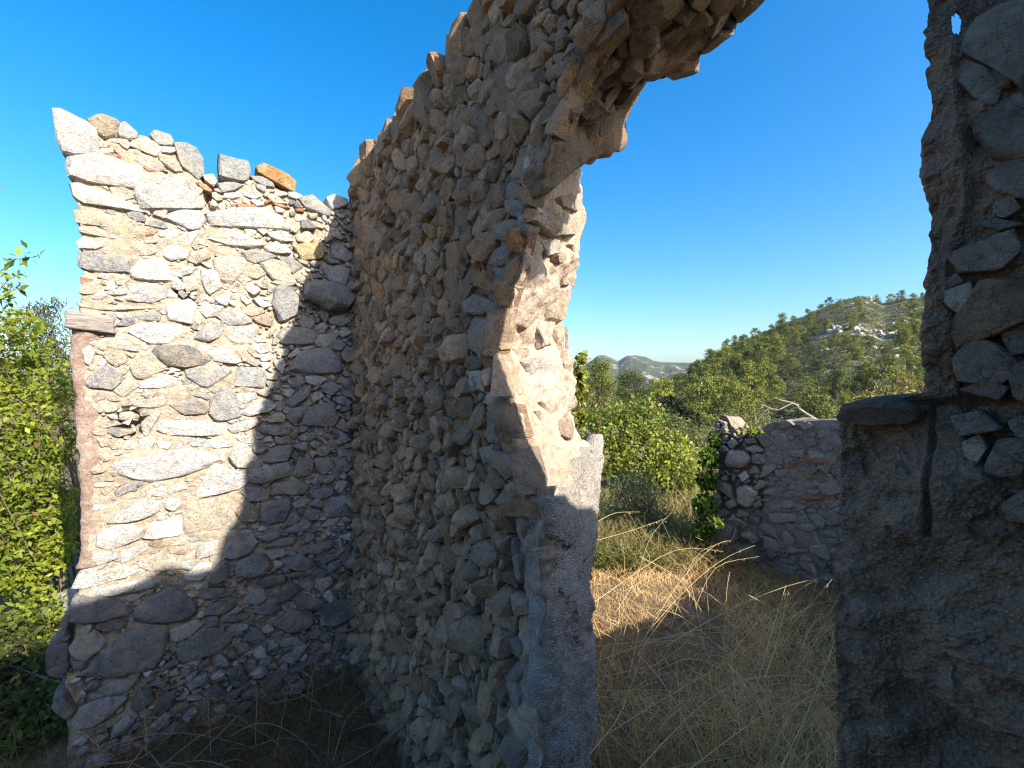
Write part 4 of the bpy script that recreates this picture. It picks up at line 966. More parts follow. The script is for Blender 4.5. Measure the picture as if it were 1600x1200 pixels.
HS = np.array([(700, 640), (900, 632), (1000, 622), (1040, 607), (1075, 585), (1100, 563), (1150, 536), (1200, 517), (1230, 503), (1260, 494), (1290, 480), (1320, 468), (1350, 463), (1380, 474), (1410, 466), (1450, 466), (1550, 450), (1700, 455), (2000, 500), (2600, 600)], float)
def hill_ridge(ratio): return np.interp(ratio * FPX + 800, HS[:, 0], HS[:, 1])
def hill_z(x, y):
    ratio = x / y
    e = (600 - hill_ridge(ratio)) / FPX
    yr = 215 + 30 * np.sin(ratio * 3.0 + 0.5)
    zr = EYE + e * yr
    s = np.clip((y - 62) / (yr - 62), 0, 1.35)
    prof = np.where(s < 1, s ** 0.92, 1 - 0.9 * (s - 1))
    z = -4.5 + (zr + 4.5) * prof
    p = np.stack([x, y, x * 0], -1)
    return z + (2.0 * fbm(p, 0.025, 3, 220) + 0.5 * fbm(p, 0.12, 2, 221)) * np.clip((y - 40) / 60, 0, 1) * np.clip(np.abs(s - 1) * 4 + 0.15, 0, 1)
def hill():
    ra = np.linspace(-0.35, 2.2, 190); ya = np.linspace(55, 300, 130)
    A, Y = np.meshgrid(ra, ya, indexing='ij'); X = A * Y
    v = np.stack([X, Y, hill_z(X, Y)], -1).reshape(-1, 3)
    i, j = np.meshgrid(np.arange(189), np.arange(129), indexing='ij'); i = i.ravel(); j = j.ravel()
    f = np.stack([i * 130 + j, (i + 1) * 130 + j, (i + 1) * 130 + j + 1, i * 130 + j + 1], 1)
    o = link('hill', mesh_np('hill', v, f, M_HILL, smooth=True)); o['kind'] = 'structure'; o['label'] = 'hillside of scrub and pale rock beyond the ruin'
hill()

M_MOUNT, nt, b = mat_nodes('mountain_ground')
pos = nd(nt, 'ShaderNodeNewGeometry').outputs['Position']
c = ramp(nt, nz(nt, pos, 0.05, 5, 0.75), [(0.35, (0.022, 0.032, 0.016)), (0.65, (0.075, 0.085, 0.045))])
rk = ramp(nt, nz(nt, pos, 0.016, 8, 0.75, 0.5), [(0.55, 0.0), (0.60, 1.0)])
c = mix(nt, rk, c, (0.27, 0.25, 0.23)); nt.links.new(c, b.inputs['Base Color'])
MS = np.array([(-1500, 600), (300, 585), (700, 570), (860, 580), (900, 578), (922, 566), (934, 556), (945, 555.5), (955, 560), (966, 565), (976, 558), (984, 555), (995, 555.5), (1010, 558), (1022, 564), (1035, 566), (1060, 567), (1085, 567), (1120, 576), (1180, 585), (1400, 590), (2000, 590), (4000, 600)], float)
def mountain():
    ra = np.concatenate([np.linspace(-2.2, 0.1, 60)[:-1], np.linspace(0.1, 0.55, 260), np.linspace(0.56, 2.2, 50)])
    sa = np.linspace(0, 1.25, 70); yr = 1700.0
    A, S = np.meshgrid(ra, sa, indexing='ij')
    Y = 420 + S * (yr - 420); X = A * Y
    zr = EYE + (600 - np.interp(A * FPX + 800, MS[:, 0], MS[:, 1])) / FPX * yr
    prof = np.where(S < 1, S ** 1.3, 1 - (S - 1) * 1.2)
    p = np.stack([X, Y, X * 0], -1)
    Z = -12 + (zr + 12) * prof + (16 * fbm(p, 0.006, 4, 240) + 3 * fbm(p, 0.05, 3, 241)) * np.clip(np.abs(S - 1) * 3 + 0.10, 0, 1) * np.clip(S * 4, 0, 1)
    v = np.stack([X, Y, Z], -1).reshape(-1, 3); nj = len(sa)
    i, j = np.meshgrid(np.arange(len(ra) - 1), np.arange(nj - 1), indexing='ij'); i = i.ravel(); j = j.ravel()
    f = np.stack([i * nj + j, (i + 1) * nj + j, (i + 1) * nj + j + 1, i * nj + j + 1], 1)
    o = link('mountain', mesh_np('mountain', v, f, M_MOUNT, smooth=True)); o['kind'] = 'structure'; o['label'] = 'distant mountain ridge with pale limestone outcrops'
mountain()
def tower():
    b0 = at(983, 555.5, 1690); t = thing('hilltop_building', 'tiny pale tower building on the far mountain summit', 'building', b0)
    m = tone_material('pale_wall', 0.9, 0, 0.05, 0.1)
    def box(name, w, d, z0, z1, dx=0, taper=1.0):
        P, q, s = box_surface([0, 1], [0, 1], [0, 1]); k = np.where(P[:, 1] > 0.5, taper, 1.0)
        v = np.stack([(P[:, 0] - 0.5) * w * k + dx, (P[:, 2] - 0.5) * d * k, z0 + P[:, 1] * (z1 - z0)], -1)
        link(name, mesh_np(name, v, q, m, np.broadcast_to((0.55, 0.53, 0.50), (len(v), 3))), t, (0, 0, 0))
    box('base_block', 16, 8, -4, 1.5); box('tower_shaft', 3.5, 3.5, 1.5, 5, -1, 0.7); box('annex', 8, 6, -4, 2.6, 9)
    v, f = tube([(-1, 0, 5), (-1, 0, 9.5)], [0.7, 0.3], 6)
    link('mast', mesh_np('mast', v, f, m, np.broadcast_to((0.5, 0.5, 0.5), (len(v), 3))), t, (0, 0, 0))
tower()

# ------------------------------------------------------------------ trees of the hillside
def pine_mesh(seed, H, nl, per, leaf, spread=0.42, cols=((0.055, 0.085, 0.022), (0.11, 0.145, 0.035)), flat=1.0):
    r = np.random.default_rng(seed)
    # lobes of foliage round an uneven trunk
    zc = H * r.uniform(0.06, 0.95, nl); rad = H * spread * np.sqrt(np.clip(1.02 - (zc / H) ** 2.2, 0.02, 1)) * r.uniform(0.25, 0.95, nl)
    a = r.uniform(0, 2 * math.pi, nl); c = np.stack([np.cos(a) * rad, np.sin(a) * rad, zc], -1)
    lr = H * r.uniform(0.09, 0.18, nl)
    d = r.normal(size=(nl, per, 3)); d /= np.linalg.norm(d, axis=2)[..., None]
    k = r.uniform(0.45, 1.05, (nl, per, 1))
    off = d * k * lr[:, None, None]; off[..., 2] *= 0.72 * flat
    pos = (c[:, None] + off).reshape(-1, 3); nr = (d * 0.8 + np.array([0, 0, 0.5])).reshape(-1, 3)
    v, f = leaves(pos, nr, leaf, r, 0.7, 0.0)
    mixv = np.clip(0.5 + 0.25 * r.normal(size=(nl, per)) + 0.2 * r.normal(size=(nl, 1)), 0, 1).reshape(-1)
    col = np.array(cols[0]) + (np.array(cols[1]) - np.array(cols[0])) * mixv[:, None]
    crown = mesh_np('crown', v, f, M_NEEDLE, np.repeat(col, 4, 0))
    parts = []
    tv = [(0, 0, -0.6), (0.02 * H * r.normal(), 0.02 * H * r.normal(), 0.35 * H), (0.04 * H * r.normal(), 0.04 * H * r.normal(), 0.65 * H), (0.03 * H * r.normal(), 0.03 * H * r.normal(), 0.92 * H)]
    a_, b_ = tube(tv, [0.03 * H, 0.024 * H, 0.015 * H, 0.004 * H], 6); parts.append((a_, b_, (0.10, 0.075, 0.055)))
    for i in range(min(nl, 16)):
        a_, b_ = tube([(0, 0, max(0.2 * H, c[i, 2] - 0.12 * H)), c[i] * np.array([0.55, 0.55, 1]) - np.array([0, 0, 0.03 * H]), c[i]], [0.010 * H, 0.006 * H, 0.002 * H], 4)
        parts.append((a_, b_, (0.10, 0.075, 0.055)))
    tv, tf, tc = join(parts)
    return crown, mesh_np('trunk', tv, tf, M_BARK, tc)
PINES = [pine_mesh(300 + k, 6.5, 44, 110, 0.24, sp, ((0.11, 0.135, 0.03), (0.25, 0.27, 0.065))) for k, sp in enumerate((0.34, 0.42, 0.50, 0.38, 0.46, 0.40))]
OAKS = [pine_mesh(330 + k, 4.0, 30, 100, 0.20, 0.60, ((0.05, 0.065, 0.025), (0.12, 0.135, 0.05)), 0.9) for k in range(3)]
def place_tree(name, meshes, loc, sc, rz, label, cat='tree', group=None):
    t = thing(name, label, cat, loc, group); t.scale = (sc, sc, sc * random.uniform(0.9, 1.15)); t.rotation_euler = (0, 0, rz)
    link('crown', meshes[0], t); link('trunk', meshes[1], t)
    return t
r = np.random.default_rng(77)
placed = []
def try_tree(px, py, smin):
    """a tree rooted on the hillside at the point seen at this pixel"""
    ratio = (px - 800) / FPX; ys = np.linspace(64, 250, 260)
    zs = hill_z(ratio * ys, ys); yy = 600 - (zs - EYE) / ys * FPX
    k = np.argmax(yy <= py)
    if yy[k] > py: return
    p = np.array([ratio * ys[k], ys[k], zs[k]])
    for q, d in placed:
        if np.linalg.norm(q[:2] - p[:2]) < d + smin: return
    placed.append((p, smin)); return p
LAB_P = 'pine standing on the skyline of the hill beyond the ruin'
n_p = n_o = 0
# along the skyline first
for px in (1092, 1112, 1135, 1158, 1180, 1206, 1216, 1240, 1262, 1283, 1296, 1312, 1370, 1392, 1408, 1428, 1442, 1066, 1080, 1148, 1196):
    p = try_tree(px, float(np.interp(px, HS[:, 0], HS[:, 1])) + r.uniform(2, 9), 1.3)
    if p is not None:
        place_tree('pine_tree', PINES[r.integers(6)], p, r.uniform(0.55, 0.9), r.uniform(0, 6), LAB_P, group='pines on the hillside'); n_p += 1
for k in range(2600):
    px = r.uniform(1000, 1480); top = np.interp(px, HS[:, 0], HS[:, 1]) + 8; py = r.uniform(top, 690)
    dens = np.clip(1.15 - (px - 1100) / 330 * (1.0 if py < 600 else 0.55), 0.12, 1)          # the right flank is barer
    if px > 1280 and py < 545: dens = 0.2
    if r.random() > dens: continue
    is_p = r.random() < 0.58
    if (n_p >= 190 if is_p else n_o >= 120): continue
    p = try_tree(px, py, 1.75 if is_p else 1.3)
    if p is None: continue
    small = 0.68 if px > 1230 and py < 600 else 1.0
    where = 'on the lower slope' if py > 610 else 'on the middle slope' if py > 545 else 'high on the slope below the skyline'
    if is_p: place_tree('pine_tree', PINES[r.integers(6)], p, small * r.uniform(0.38, 1.1), r.uniform(0, 6), 'pine ' + where + ' of the hill beyond the ruin', group='pines on the hillside'); n_p += 1
    else: place_tree('oak_tree', OAKS[r.integers(3)], p, small * r.uniform(0.35, 1.05), r.uniform(0, 6), 'dark evergreen oak ' + where + ' of the hill', group='evergreen oaks on the hillside'); n_o += 1
def scrub():
    n = 9000; px = r.uniform(960, 1500, n); Y = r.uniform(55, 232, n); X = (px - 800) / FPX * Y
    c = np.stack([X, Y, hill_z(X, Y)], -1)
    keep = noise(c, 0.05, 260) > -0.55; c = c[keep]; n = len(c); per = 34
    R = r.uniform(0.5, 1.25, (n, 1, 1)); d = r.normal(size=(n, per, 3)); d[..., 2] = np.abs(d[..., 2]); d /= np.linalg.norm(d, axis=2)[..., None]
    pos = (c[:, None] + d * R * r.uniform(0.5, 1, (n, per, 1)) * np.array([1, 1, 0.8])).reshape(-1, 3)
    v, f = leaves(pos, d.reshape(-1, 3), 0.26, r, 0.7, 0.0)
    m = np.clip(0.5 + 0.3 * r.normal(size=(n, 1)) + 0.15 * r.normal(size=(n, per)), 0, 1).reshape(-1, 1)
    col = np.array((0.07, 0.08, 0.035)) + m * (np.array((0.17, 0.175, 0.08)) - np.array((0.07, 0.08, 0.035)))
    o = link('hillside_scrub', mesh_np('hillside_scrub', v, f, M_NEEDLE, np.repeat(col, 4, 0)), kind='stuff'); o['label'] = 'low olive green scrub covering the hillside'; o['category'] = 'scrub'
scrub()
def outcrops():
    parts = []
    for px, py, w in ((1340, 460, 3.4), (1332, 466, 2.4), (1348, 464, 3.0), (1366, 467, 3.6), (1375, 474, 2.5), (1352, 468, 2.5), (1360, 520, 2.6), (1385, 524, 3.0), (1320, 515, 3.0), (1340, 522, 2.4), (1410, 508, 3.2), (1430, 500, 2.6), (1445, 505, 3.0), (1290, 548, 1.6), (1370, 545, 2.2), (1395, 560, 2.4), (1410, 575, 2.0), (1325, 594, 1.5), (1240, 570, 1.4), (1425, 545, 2.4), (1300, 518, 2.4), (1400, 520, 2.4), (1440, 520, 2.6)):
        for k in range(5):
            p = None
            ratio = (px + r.normal() * 9 - 800) / FPX; ys = np.linspace(64, 250, 260); zs = hill_z(ratio * ys, ys); yy = 600 - (zs - EYE) / ys * FPX
            i = np.argmax(yy <= py + r.normal() * 2); p = np.array([ratio * ys[i], ys[i], zs[i]])
            pl = Plane(p - np.array([0, 0, 0.3]), np.array([1.0, 0, 0]), np.array([0, 1.0, 0]), Zv)
            ww = w * r.uniform(0.4, 1.0)
            vt = stone(blob_outline(np.zeros(2), ww, ww * 0.7, r.uniform(0, 3), r), pl, ww * r.uniform(0.25, 0.5), 1.0, r, 0.15, 14, 0.6, 3)
            parts.append((*vt, np.array((0.46, 0.44, 0.41)) * r.uniform(0.8, 1.1)))
    v, f, c = join(parts)
    o = link('rock_outcrops', mesh_np('rock_outcrops', v, f, M_STONE_L, c), kind='stuff'); o['label'] = 'pale limestone outcrops scattered over the hillside'; o['category'] = 'rocks'
outcrops()

# ------------------------------------------------------------------ nearer trees beyond the ruin
BIGP = [pine_mesh(400 + k, 11, 110, 150, 0.24, sp, ((0.065, 0.09, 0.026), (0.16, 0.185, 0.05))) for k, sp in enumerate((0.36, 0.42))]
for k, (px, top, Y, lab) in enumerate(((935, 572, 64, 'tall rounded pine beside the door jamb, leftmost of the near pines'), (985, 582, 70, 'pine between the leftmost near pine and the valley'), (1012, 612, 72, 'small pine at the foot of the valley, right of the near pines'), (888, 575, 66, 'pine half hidden behind the door jamb'))):
    z = EYE + (600 - top) / FPX * Y; zb = -4.2; sc = (z - zb) / 11.0
    p = at(px, 600, Y); place_tree('pine_tree', BIGP[k % 2], (p[0], Y, zb), sc, r.uniform(0, 6), lab, group='pines near the valley')
def cedar():
    r = np.random.default_rng(8); Y = 46.0; base = at(1048, 600, Y); base[2] = -4.0
    t = thing('cedar_tree', 'dark flat-layered cedar in the valley behind the bright green bush', 'tree', base)
    pos, nr, H = [], [], EYE + (600 - 622) / FPX * Y + 4.0
    for z, R in ((0.40, 2.6), (0.52, 2.7), (0.63, 2.3), (0.73, 2.2), (0.82, 1.7), (0.90, 1.3), (0.97, 0.7)):
        for a in np.arange(0, 2 * math.pi, 0.5) + r.uniform(0, 0.5):
            rr = R * r.uniform(0.5, 1.2); n = int(130 * rr / 3)
            q = r.uniform(0.1, 1, n) ** 0.7; w = r.normal(size=n) * 0.28 * q
            pos.append(np.stack([np.cos(a + w) * q * rr, np.sin(a + w) * q * rr, z * H + 0.35 * math.sin(5 * a + 9 * z) + 0.12 * r.normal(size=n) - 0.25 * q], -1)); nr.append(np.tile([0, 0, 1.0], (n, 1)))
    pos = np.concatenate(pos); v, f = leaves(pos, np.concatenate(nr), 0.34, r, 0.6, 0)
    col = np.array((0.022, 0.034, 0.014)) * r.uniform(0.7, 1.7, (len(pos), 1))
    link('crown', mesh_np('cedar_crown', v, f, M_NEEDLE, np.repeat(col, 4, 0)), t)
    v, f = tube([(0, 0, -1), (0.1, 0, 0.5 * H), (0, 0, 0.97 * H)], [0.3, 0.2, 0.03], 7)
    link('trunk', mesh_np('cedar_trunk', v, f, M_BARK, np.broadcast_to((0.09, 0.07, 0.055), (len(v), 3))), t)
cedar()
def bush(name, label, cat, base, lobes, nleaf, leaf, cols, seed, aspect=0.55, group=None, stems=9, droop=0.3, shell=0.55, stem_r=0.012, mat=None):
    """lobes: (x, y, z, radius) world; leaves fill their shells, stems run from the base to each lobe"""
    r = np.random.default_rng(seed); t = thing(name, label, cat, base, group); b0 = np.array(base)
    L = np.array(lobes, float); wt = L[:, 3] ** 2; wt /= wt.sum(); k = r.choice(len(L), nleaf, p=wt)
    d = r.normal(size=(nleaf, 3)); d /= np.linalg.norm(d, axis=1)[:, None]
    rad = r.uniform(shell ** 2, 1.0, nleaf) ** 0.5 * (1 + 0.22 * fbm(d * 1.0 + k[:, None] * 7.1, 2.2, 3, seed))
    pos = L[k, :3] + d * (rad * L[k, 3])[:, None]
    pos[:, 2] = np.maximum(pos[:, 2], min(b0[2], 0.0) + 0.03)
    v, f = leaves(pos, d * 0.6 + np.array([0.3, -0.3, 0.6]), leaf, r, aspect, droop)
    m = np.clip(0.5 + 0.4 * fbm(pos, 2.0, 2, seed + 5)[:, None] + 0.22 * r.normal(size=(nleaf, 1)), 0, 1)
    col = np.array(cols[0]) + m * (np.array(cols[1]) - np.array(cols[0]))
    dry = r.random(nleaf) < 0.05; col[dry] = np.array((0.24, 0.15, 0.05)) * r.uniform(0.6, 1.2, (dry.sum(), 1)); col = col * r.uniform(0.7, 1.2, (nleaf, 1))
    link('foliage', mesh_np(name + '_foliage', v - b0, f, mat or M_LEAF, np.repeat(col, 4, 0)), t, kind='stuff')
    parts = []
    for i in range(stems):
        l = L[i % len(L)]; e = l[:3] + r.normal(size=3) * l[3] * 0.45
        js = 0.12 if stem_r > 0.01 else 0.02
        s0 = b0 + np.array([r.normal() * js, r.normal() * js, -0.05]); mid = (s0 + e) / 2 + r.normal(size=3) * 0.12
        a_, b_ = tube([s0, mid, e], [stem_r, stem_r * 0.7, stem_r * 0.25], 5); parts.append((a_, b_, (0.13, 0.10, 0.07)))
        for j in range(5):
            q = mid + (e - mid) * r.uniform(0.1, 0.9); g = q + r.normal(size=3) * l[3] * 0.6
            a_, b_ = tube([q, (q + g) / 2 + r.normal(size=3) * 0.04, g], [stem_r * 0.4, stem_r * 0.3, stem_r * 0.12], 4); parts.append((a_, b_, (0.14, 0.11, 0.08)))
    v, f, c = join(parts); link('stem', mesh_np(name + '_stem', v - b0, f, M_BARK, c), t)
    return t
def lob(px, py, Y, rpx): return (*at(px, py, Y), rpx / FPX * Y)
GREEN = ((0.10, 0.135, 0.025), (0.30, 0.34, 0.06))
bush('leafy_bush', 'bright yellow-green leafy bush sunlit beyond the doorway', 'bush', at(1010, 840, 8.6) * np.array([1, 1, 0]),
     [lob(*a) for a in ((965, 672, 8.8, 42), (1000, 655, 9.0, 40), (945, 715, 8.6, 36), (1000, 705, 8.7, 48), (1040, 705, 8.8, 42), (1060, 735, 8.6, 44), (1085, 770, 8.4, 34), (1095, 800, 8.3, 30), (1030, 755, 8.6, 40), (985, 745, 8.9, 36), (1080, 830, 8.3, 26), (940, 660, 9.2, 26))],
     11500, 0.085, GREEN, 501, 0.6)
for k, (px, py, Y, rp, lab) in enumerate(((1075, 690, 30, 34, 'olive shrub in the valley above the bright bush'), (1110, 690, 33, 30, 'dull green shrub just left of the far wall top'), (1140, 660, 36, 30, 'dark shrub behind the top of the far wall'), (1040, 672, 34, 26, 'small olive shrub between cedar and bright bush'), (1180, 668, 38, 26, 'shrub behind the dead branch on the far wall'), (925, 690, 26, 36, 'dark shrub between bright bush and door jamb'), (1105, 715, 20, 34, 'green shrub filling the gap between bright bush and far wall'), (1128, 690, 24, 26, 'shrub behind the left tip of the far wall'), (1060, 672, 26, 30, 'olive green shrub in front of the cedar'), (1090, 735, 14, 40, 'shrub right behind the bright bush'), (1030, 650, 40, 24, 'shrub left of the cedar'))):
    b0 = at(px, py, Y); b0[2] = -4.0 if Y > 28 else -2.5
    lb = [lob(px + dx * rp, py + dy * rp, Y + dz, rp * q) for dx, dy, dz, q in ((0, 0, 0, 0.8), (-0.7, 0.3, 0.5, 0.6), (0.7, 0.35, -0.4, 0.6), (0.1, 0.9, 0, 0.9), (-0.3, -0.4, 0.2, 0.5), (0.5, 1.4, 0, 0.9), (-0.6, 1.3, 0, 0.9))]
    bush('round_shrub', lab, 'shrub', b0, lb, 2600, 0.20, ((0.08, 0.10, 0.03), (0.19, 0.21, 0.07)), 520 + k, 0.6, 'shrubs in the valley', 5)
bush('olive_shrub', 'grey-green wispy shrub in front of the bright bush beyond the door', 'shrub', at(1000, 860, 6.6) * np.array([1, 1, 0]),
     [lob(*a) for a in ((985, 775, 6.6, 30), (1015, 785, 6.5, 30), (1000, 755, 6.6, 24), (965, 800, 6.6, 26), (1035, 815, 6.4, 24), (1005, 820, 6.5, 30), (970, 760, 6.7, 20))],
     5200, 0.055, ((0.13, 0.15, 0.08), (0.27, 0.29, 0.17)), 530, 0.22, stems=16, droop=-0.6, shell=0.1)
bush('low_plant', 'small fresh green plant low beside the far wall', 'plant', at(1075, 900, 5.6) * np.array([1, 1, 0]),
     [lob(*a) for a in ((1050, 862, 5.8, 16), (1080, 868, 5.6, 20), (1100, 880, 5.5, 16), (1040, 880, 5.7, 12), (1100, 850, 5.8, 14))], 1800, 0.05, GREEN, 531, 0.6, stems=6)
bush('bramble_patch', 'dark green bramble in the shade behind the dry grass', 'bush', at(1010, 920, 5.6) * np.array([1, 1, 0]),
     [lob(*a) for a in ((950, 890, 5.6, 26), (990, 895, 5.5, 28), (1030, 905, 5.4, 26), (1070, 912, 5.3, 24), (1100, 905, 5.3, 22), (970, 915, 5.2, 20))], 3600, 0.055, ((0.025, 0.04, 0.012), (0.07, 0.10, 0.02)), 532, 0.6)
bush('dry_shrub', 'brown dry twiggy shrub right of the jamb beyond the grass', 'shrub', at(955, 860, 6.2) * np.array([1, 1, 0]),
     [lob(*a) for a in ((940, 835, 6.2, 22), (965, 842, 6.1, 22), (1000, 850, 6.0, 20), (930, 850, 6.1, 16))], 1800, 0.06, ((0.20, 0.14, 0.07), (0.38, 0.29, 0.15)), 533, 0.2, stems=18, droop=-0.5, shell=0.1)
bush('ivy', 'ivy trailing down the left end of the far wall', 'ivy', W(FU0, FN + 0.2, 0), [lob(*a) for a in ((1108, 715, 5.75, 14), (1105, 750, 5.7, 16), (1102, 790, 5.65, 18), (1100, 830, 5.6, 16), (1112, 860, 5.5, 12), (1122, 815, 5.2, 7), (1118, 690, 5.8, 9))], 2300, 0.06, ((0.04, 0.07, 0.015), (0.16, 0.25, 0.03)), 534, 0.75)
bush('ivy', 'bright ivy behind the edge of the door jamb', 'ivy', W(1.90, 0.60, 1.45), [lob(*a) for a in ((907, 560, 2.5, 7), (905, 585, 2.5, 8), (904, 620, 2.48, 9), (906, 655, 2.46, 10), (910, 690, 2.45, 10), (914, 715, 2.45, 9), (926, 760, 2.4, 5), (926, 790, 2.4, 5), (908, 600, 2.5, 7))], 620, 0.042, GREEN, 535, 0.8, stems=2, stem_r=0.0025)
# ---- left of the ruin
YG = ((0.10, 0.15, 0.015), (0.30, 0.33, 0.04))
bush('leafy_bush', 'tall sunlit yellow-green bush at the left edge, beside the pale wall', 'bush', (-4.3, 4.3, 0),
     [lob(*a) for a in ((10, 540, 4.2, 50), (60, 600, 4.4, 48), (10, 640, 4.0, 60), (70, 690, 4.3, 46), (20, 740, 4.0, 60), (60, 790, 4.1, 50), (-20, 830, 3.9, 60), (40, 870, 3.9, 54), (0, 940, 3.7, 54), (60, 960, 3.7, 36), (-60, 600, 4.2, 70), (-80, 760, 4.0, 80), (-80, 900, 3.8, 70), (30, 510, 4.5, 30), (75, 850, 4.2, 40))],
     15000, 0.058, YG, 540, 0.5, stems=20)
bush('pine_shrub', 'dull olive feathery shrub behind the yellow-green bush', 'shrub', (-5.6, 6.0, 0),
     [lob(*a) for a in ((75, 520, 6.0, 30), (95, 560, 6.0, 30), (100, 620, 6.0, 36), (60, 490, 6.1, 20), (85, 480, 6.0, 16), (100, 700, 6.0, 40), (90, 790, 6.0, 44), (60, 560, 6.2, 36), (90, 880, 6.0, 50))],
     6500, 0.08, ((0.06, 0.07, 0.025), (0.15, 0.15, 0.06)), 541, 0.2, stems=18, droop=-0.5, shell=0.1)
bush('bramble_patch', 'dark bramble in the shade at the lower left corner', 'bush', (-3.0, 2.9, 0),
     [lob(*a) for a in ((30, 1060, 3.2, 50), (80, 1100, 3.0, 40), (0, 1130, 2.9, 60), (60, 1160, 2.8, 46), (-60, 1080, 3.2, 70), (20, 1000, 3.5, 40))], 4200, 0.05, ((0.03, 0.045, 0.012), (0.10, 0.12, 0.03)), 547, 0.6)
def shoot():
    r = np.random.default_rng(44); Y = 3.4; t = thing('leafy_branch', 'leafy branch tip against the sky at the left edge', 'branch', at(-60, 560, Y))
    b0 = np.array(t.location); parts = []; pos = []
    for path in (((-60, 560), (-20, 480), (10, 440), (35, 425)), ((-20, 480), (0, 425), (25, 405), (50, 402)), ((0, 440), (15, 455), (28, 450)), ((-60, 400), (-30, 330), (-8, 300), (8, 285)), ((-20, 440), (-5, 465), (12, 470))):
        P = np.array([at(x, y, Y + 0.03 * i) for i, (x, y) in enumerate(path)]); a_, b_ = tube(P, np.linspace(0.006, 0.002, len(P)), 5); parts.append((a_, b_, (0.22, 0.17, 0.12)))
        if path[-1][1] > 300:
            for q in np.linspace(0.45, 1, 12): 
                for _ in range(2): pos.append(P[0] + 0 + np.array([np.interp(q * (len(P) - 1), range(len(P)), P[:, j]) for j in range(3)]) - P[0] + r.normal(size=3) * 0.02)
    v, f, c = join(parts); link('twig', mesh_np('shoot_twig', v - b0, f, M_BARK, c), t)
    pos = np.array(pos); v, f = leaves(pos, np.tile([0, -0.5, 0.8], (len(pos), 1)), 0.075, r, 0.42, 0.2)
    col = np.array((0.13, 0.18, 0.03)) + r.random((len(pos), 1)) * np.array((0.20, 0.20, 0.03))
    link('foliage', mesh_np('shoot_leaves', v - b0, f, M_LEAF, np.repeat(col, 4, 0)), t, kind='stuff')
shoot()
for k, (px, py, Y, w, lab) in enumerate(((92, 940, 4.0, 0.30, 'pale boulder at the foot of the left bush'), (1100, 800, 6.8, 0.36, 'dark boulder beside the ivy of the far wall'), (1000, 858, 6.0, 0.34, 'reddish boulder behind the dry grass'))):
    p = at(px, py, Y); pl = Plane(p, np.array([1.0, 0, 0]), Zv, np.array([0, -1.0, 0]))
    vt = stone(blob_outline(np.zeros(2), w, w * 0.8, 0.2, r), pl, w * 0.35, w * 0.5, r, 0.12, 28, 0.4, 3)
    c = vt[0].mean(0); base = vt[0].copy()
    # a boulder that reaches down to the ground
    lowv = base[:, 2] < p[2]; base[lowv, 2] = p[2] - (p[2] - base[lowv, 2]) * (p[2] / (w * 0.4) if p[2] > w * 0.4 else 1)
    c = np.array([c[0], c[1], 0]); o = link('boulder', mesh_np('boulder', base - c, vt[1], M_STONE_L if k == 0 else M_STONE_M, np.broadcast_to([(0.5, 0.48, 0.45), (0.24, 0.24, 0.24), (0.42, 0.30, 0.22)][k], (len(base), 3)), smooth=True, sharp=0.5), None, c, lab); o['category'] = 'boulder'; o['group'] = 'boulders round the ruin'; o['kind'] = 'thing'

# ------------------------------------------------------------------ dry grass and stalks
def strands(base, h, lean_dir, lean, bend, width, col, r, seg=5):
    n = len(base); s = np.linspace(0, 1, seg)[None, :, None]
    dirv = np.stack([np.cos(lean_dir), np.sin(lean_dir), np.zeros(n)], -1)[:, None]
    hh = np.broadcast_to(h, n)[:, None, None]
    side = r.normal(size=(n, 1, 3)) * np.array([1, 1, 0.1]) * hh * 0.08
    p = base[:, None] + hh * (dirv * (lean[:, None, None] * s + bend[:, None, None] * s ** 2) + np.array([0, 0, 1.0]) * (s * np.sqrt(np.clip(1 - lean[:, None, None] ** 2, 0.05, 1)) - 0.55 * bend[:, None, None] * s ** 2.2)) + side * np.sin(s * 3.1)
    p[..., 2] = np.maximum(p[..., 2], 0.01)
    w = r.normal(size=(n, 1, 3)); w /= np.linalg.norm(w, axis=2)[..., None]
    ww = np.broadcast_to(width, n)[:, None, None] * (1 - 0.75 * s) * 0.5
    v = np.stack([p - w * ww, p + w * ww], 2).reshape(-1, 3)
    i = (np.arange(n)[:, None] * seg + np.arange(seg - 1)[None]).ravel() * 2
    f = np.stack([i, i + 1, i + 3, i + 2], 1)
    return v, f, np.repeat(col, seg * 2, 0)
def grass_patch(name, label, n, tr, nr_, h, cols, width, seed, lean=(0.1, 0.9), keep=None):
    r = np.random.default_rng(seed)
    t = r.uniform(*tr, n); nn = r.uniform(*nr_, n); b = W(t, nn, 0.0)
    if keep is not None: k = keep(t, nn, b); t, nn, b = t[k], nn[k], b[k]; n = len(t)
    m = np.clip(0.5 + 0.5 * fbm(b, 1.3, 3, seed) + 0.25 * r.normal(size=n), 0, 1)[:, None]
    col = np.array(cols[0]) + m * (np.array(cols[1]) - np.array(cols[0]))
    hh = h * r.uniform(0.5, 1.15, n) * (0.85 + 0.35 * fbm(b, 0.9, 2, seed + 3)) * np.where(nn > 0, np.interp(b[:, 1], [2.0, 3.6], [1.0, 0.55]), 1.0)
    v, f, c = strands(b, hh, r.uniform(0, 2 * math.pi, n), r.uniform(*lean, n), r.uniform(0, 0.5, n), width, col, r)
    o = link(name, mesh_np(name, v, f, M_STRAW, c), kind='stuff'); o['label'] = label; o['category'] = 'grass'
outside = lambda t, n, b: (n > 0.62) | (t > 2.35)
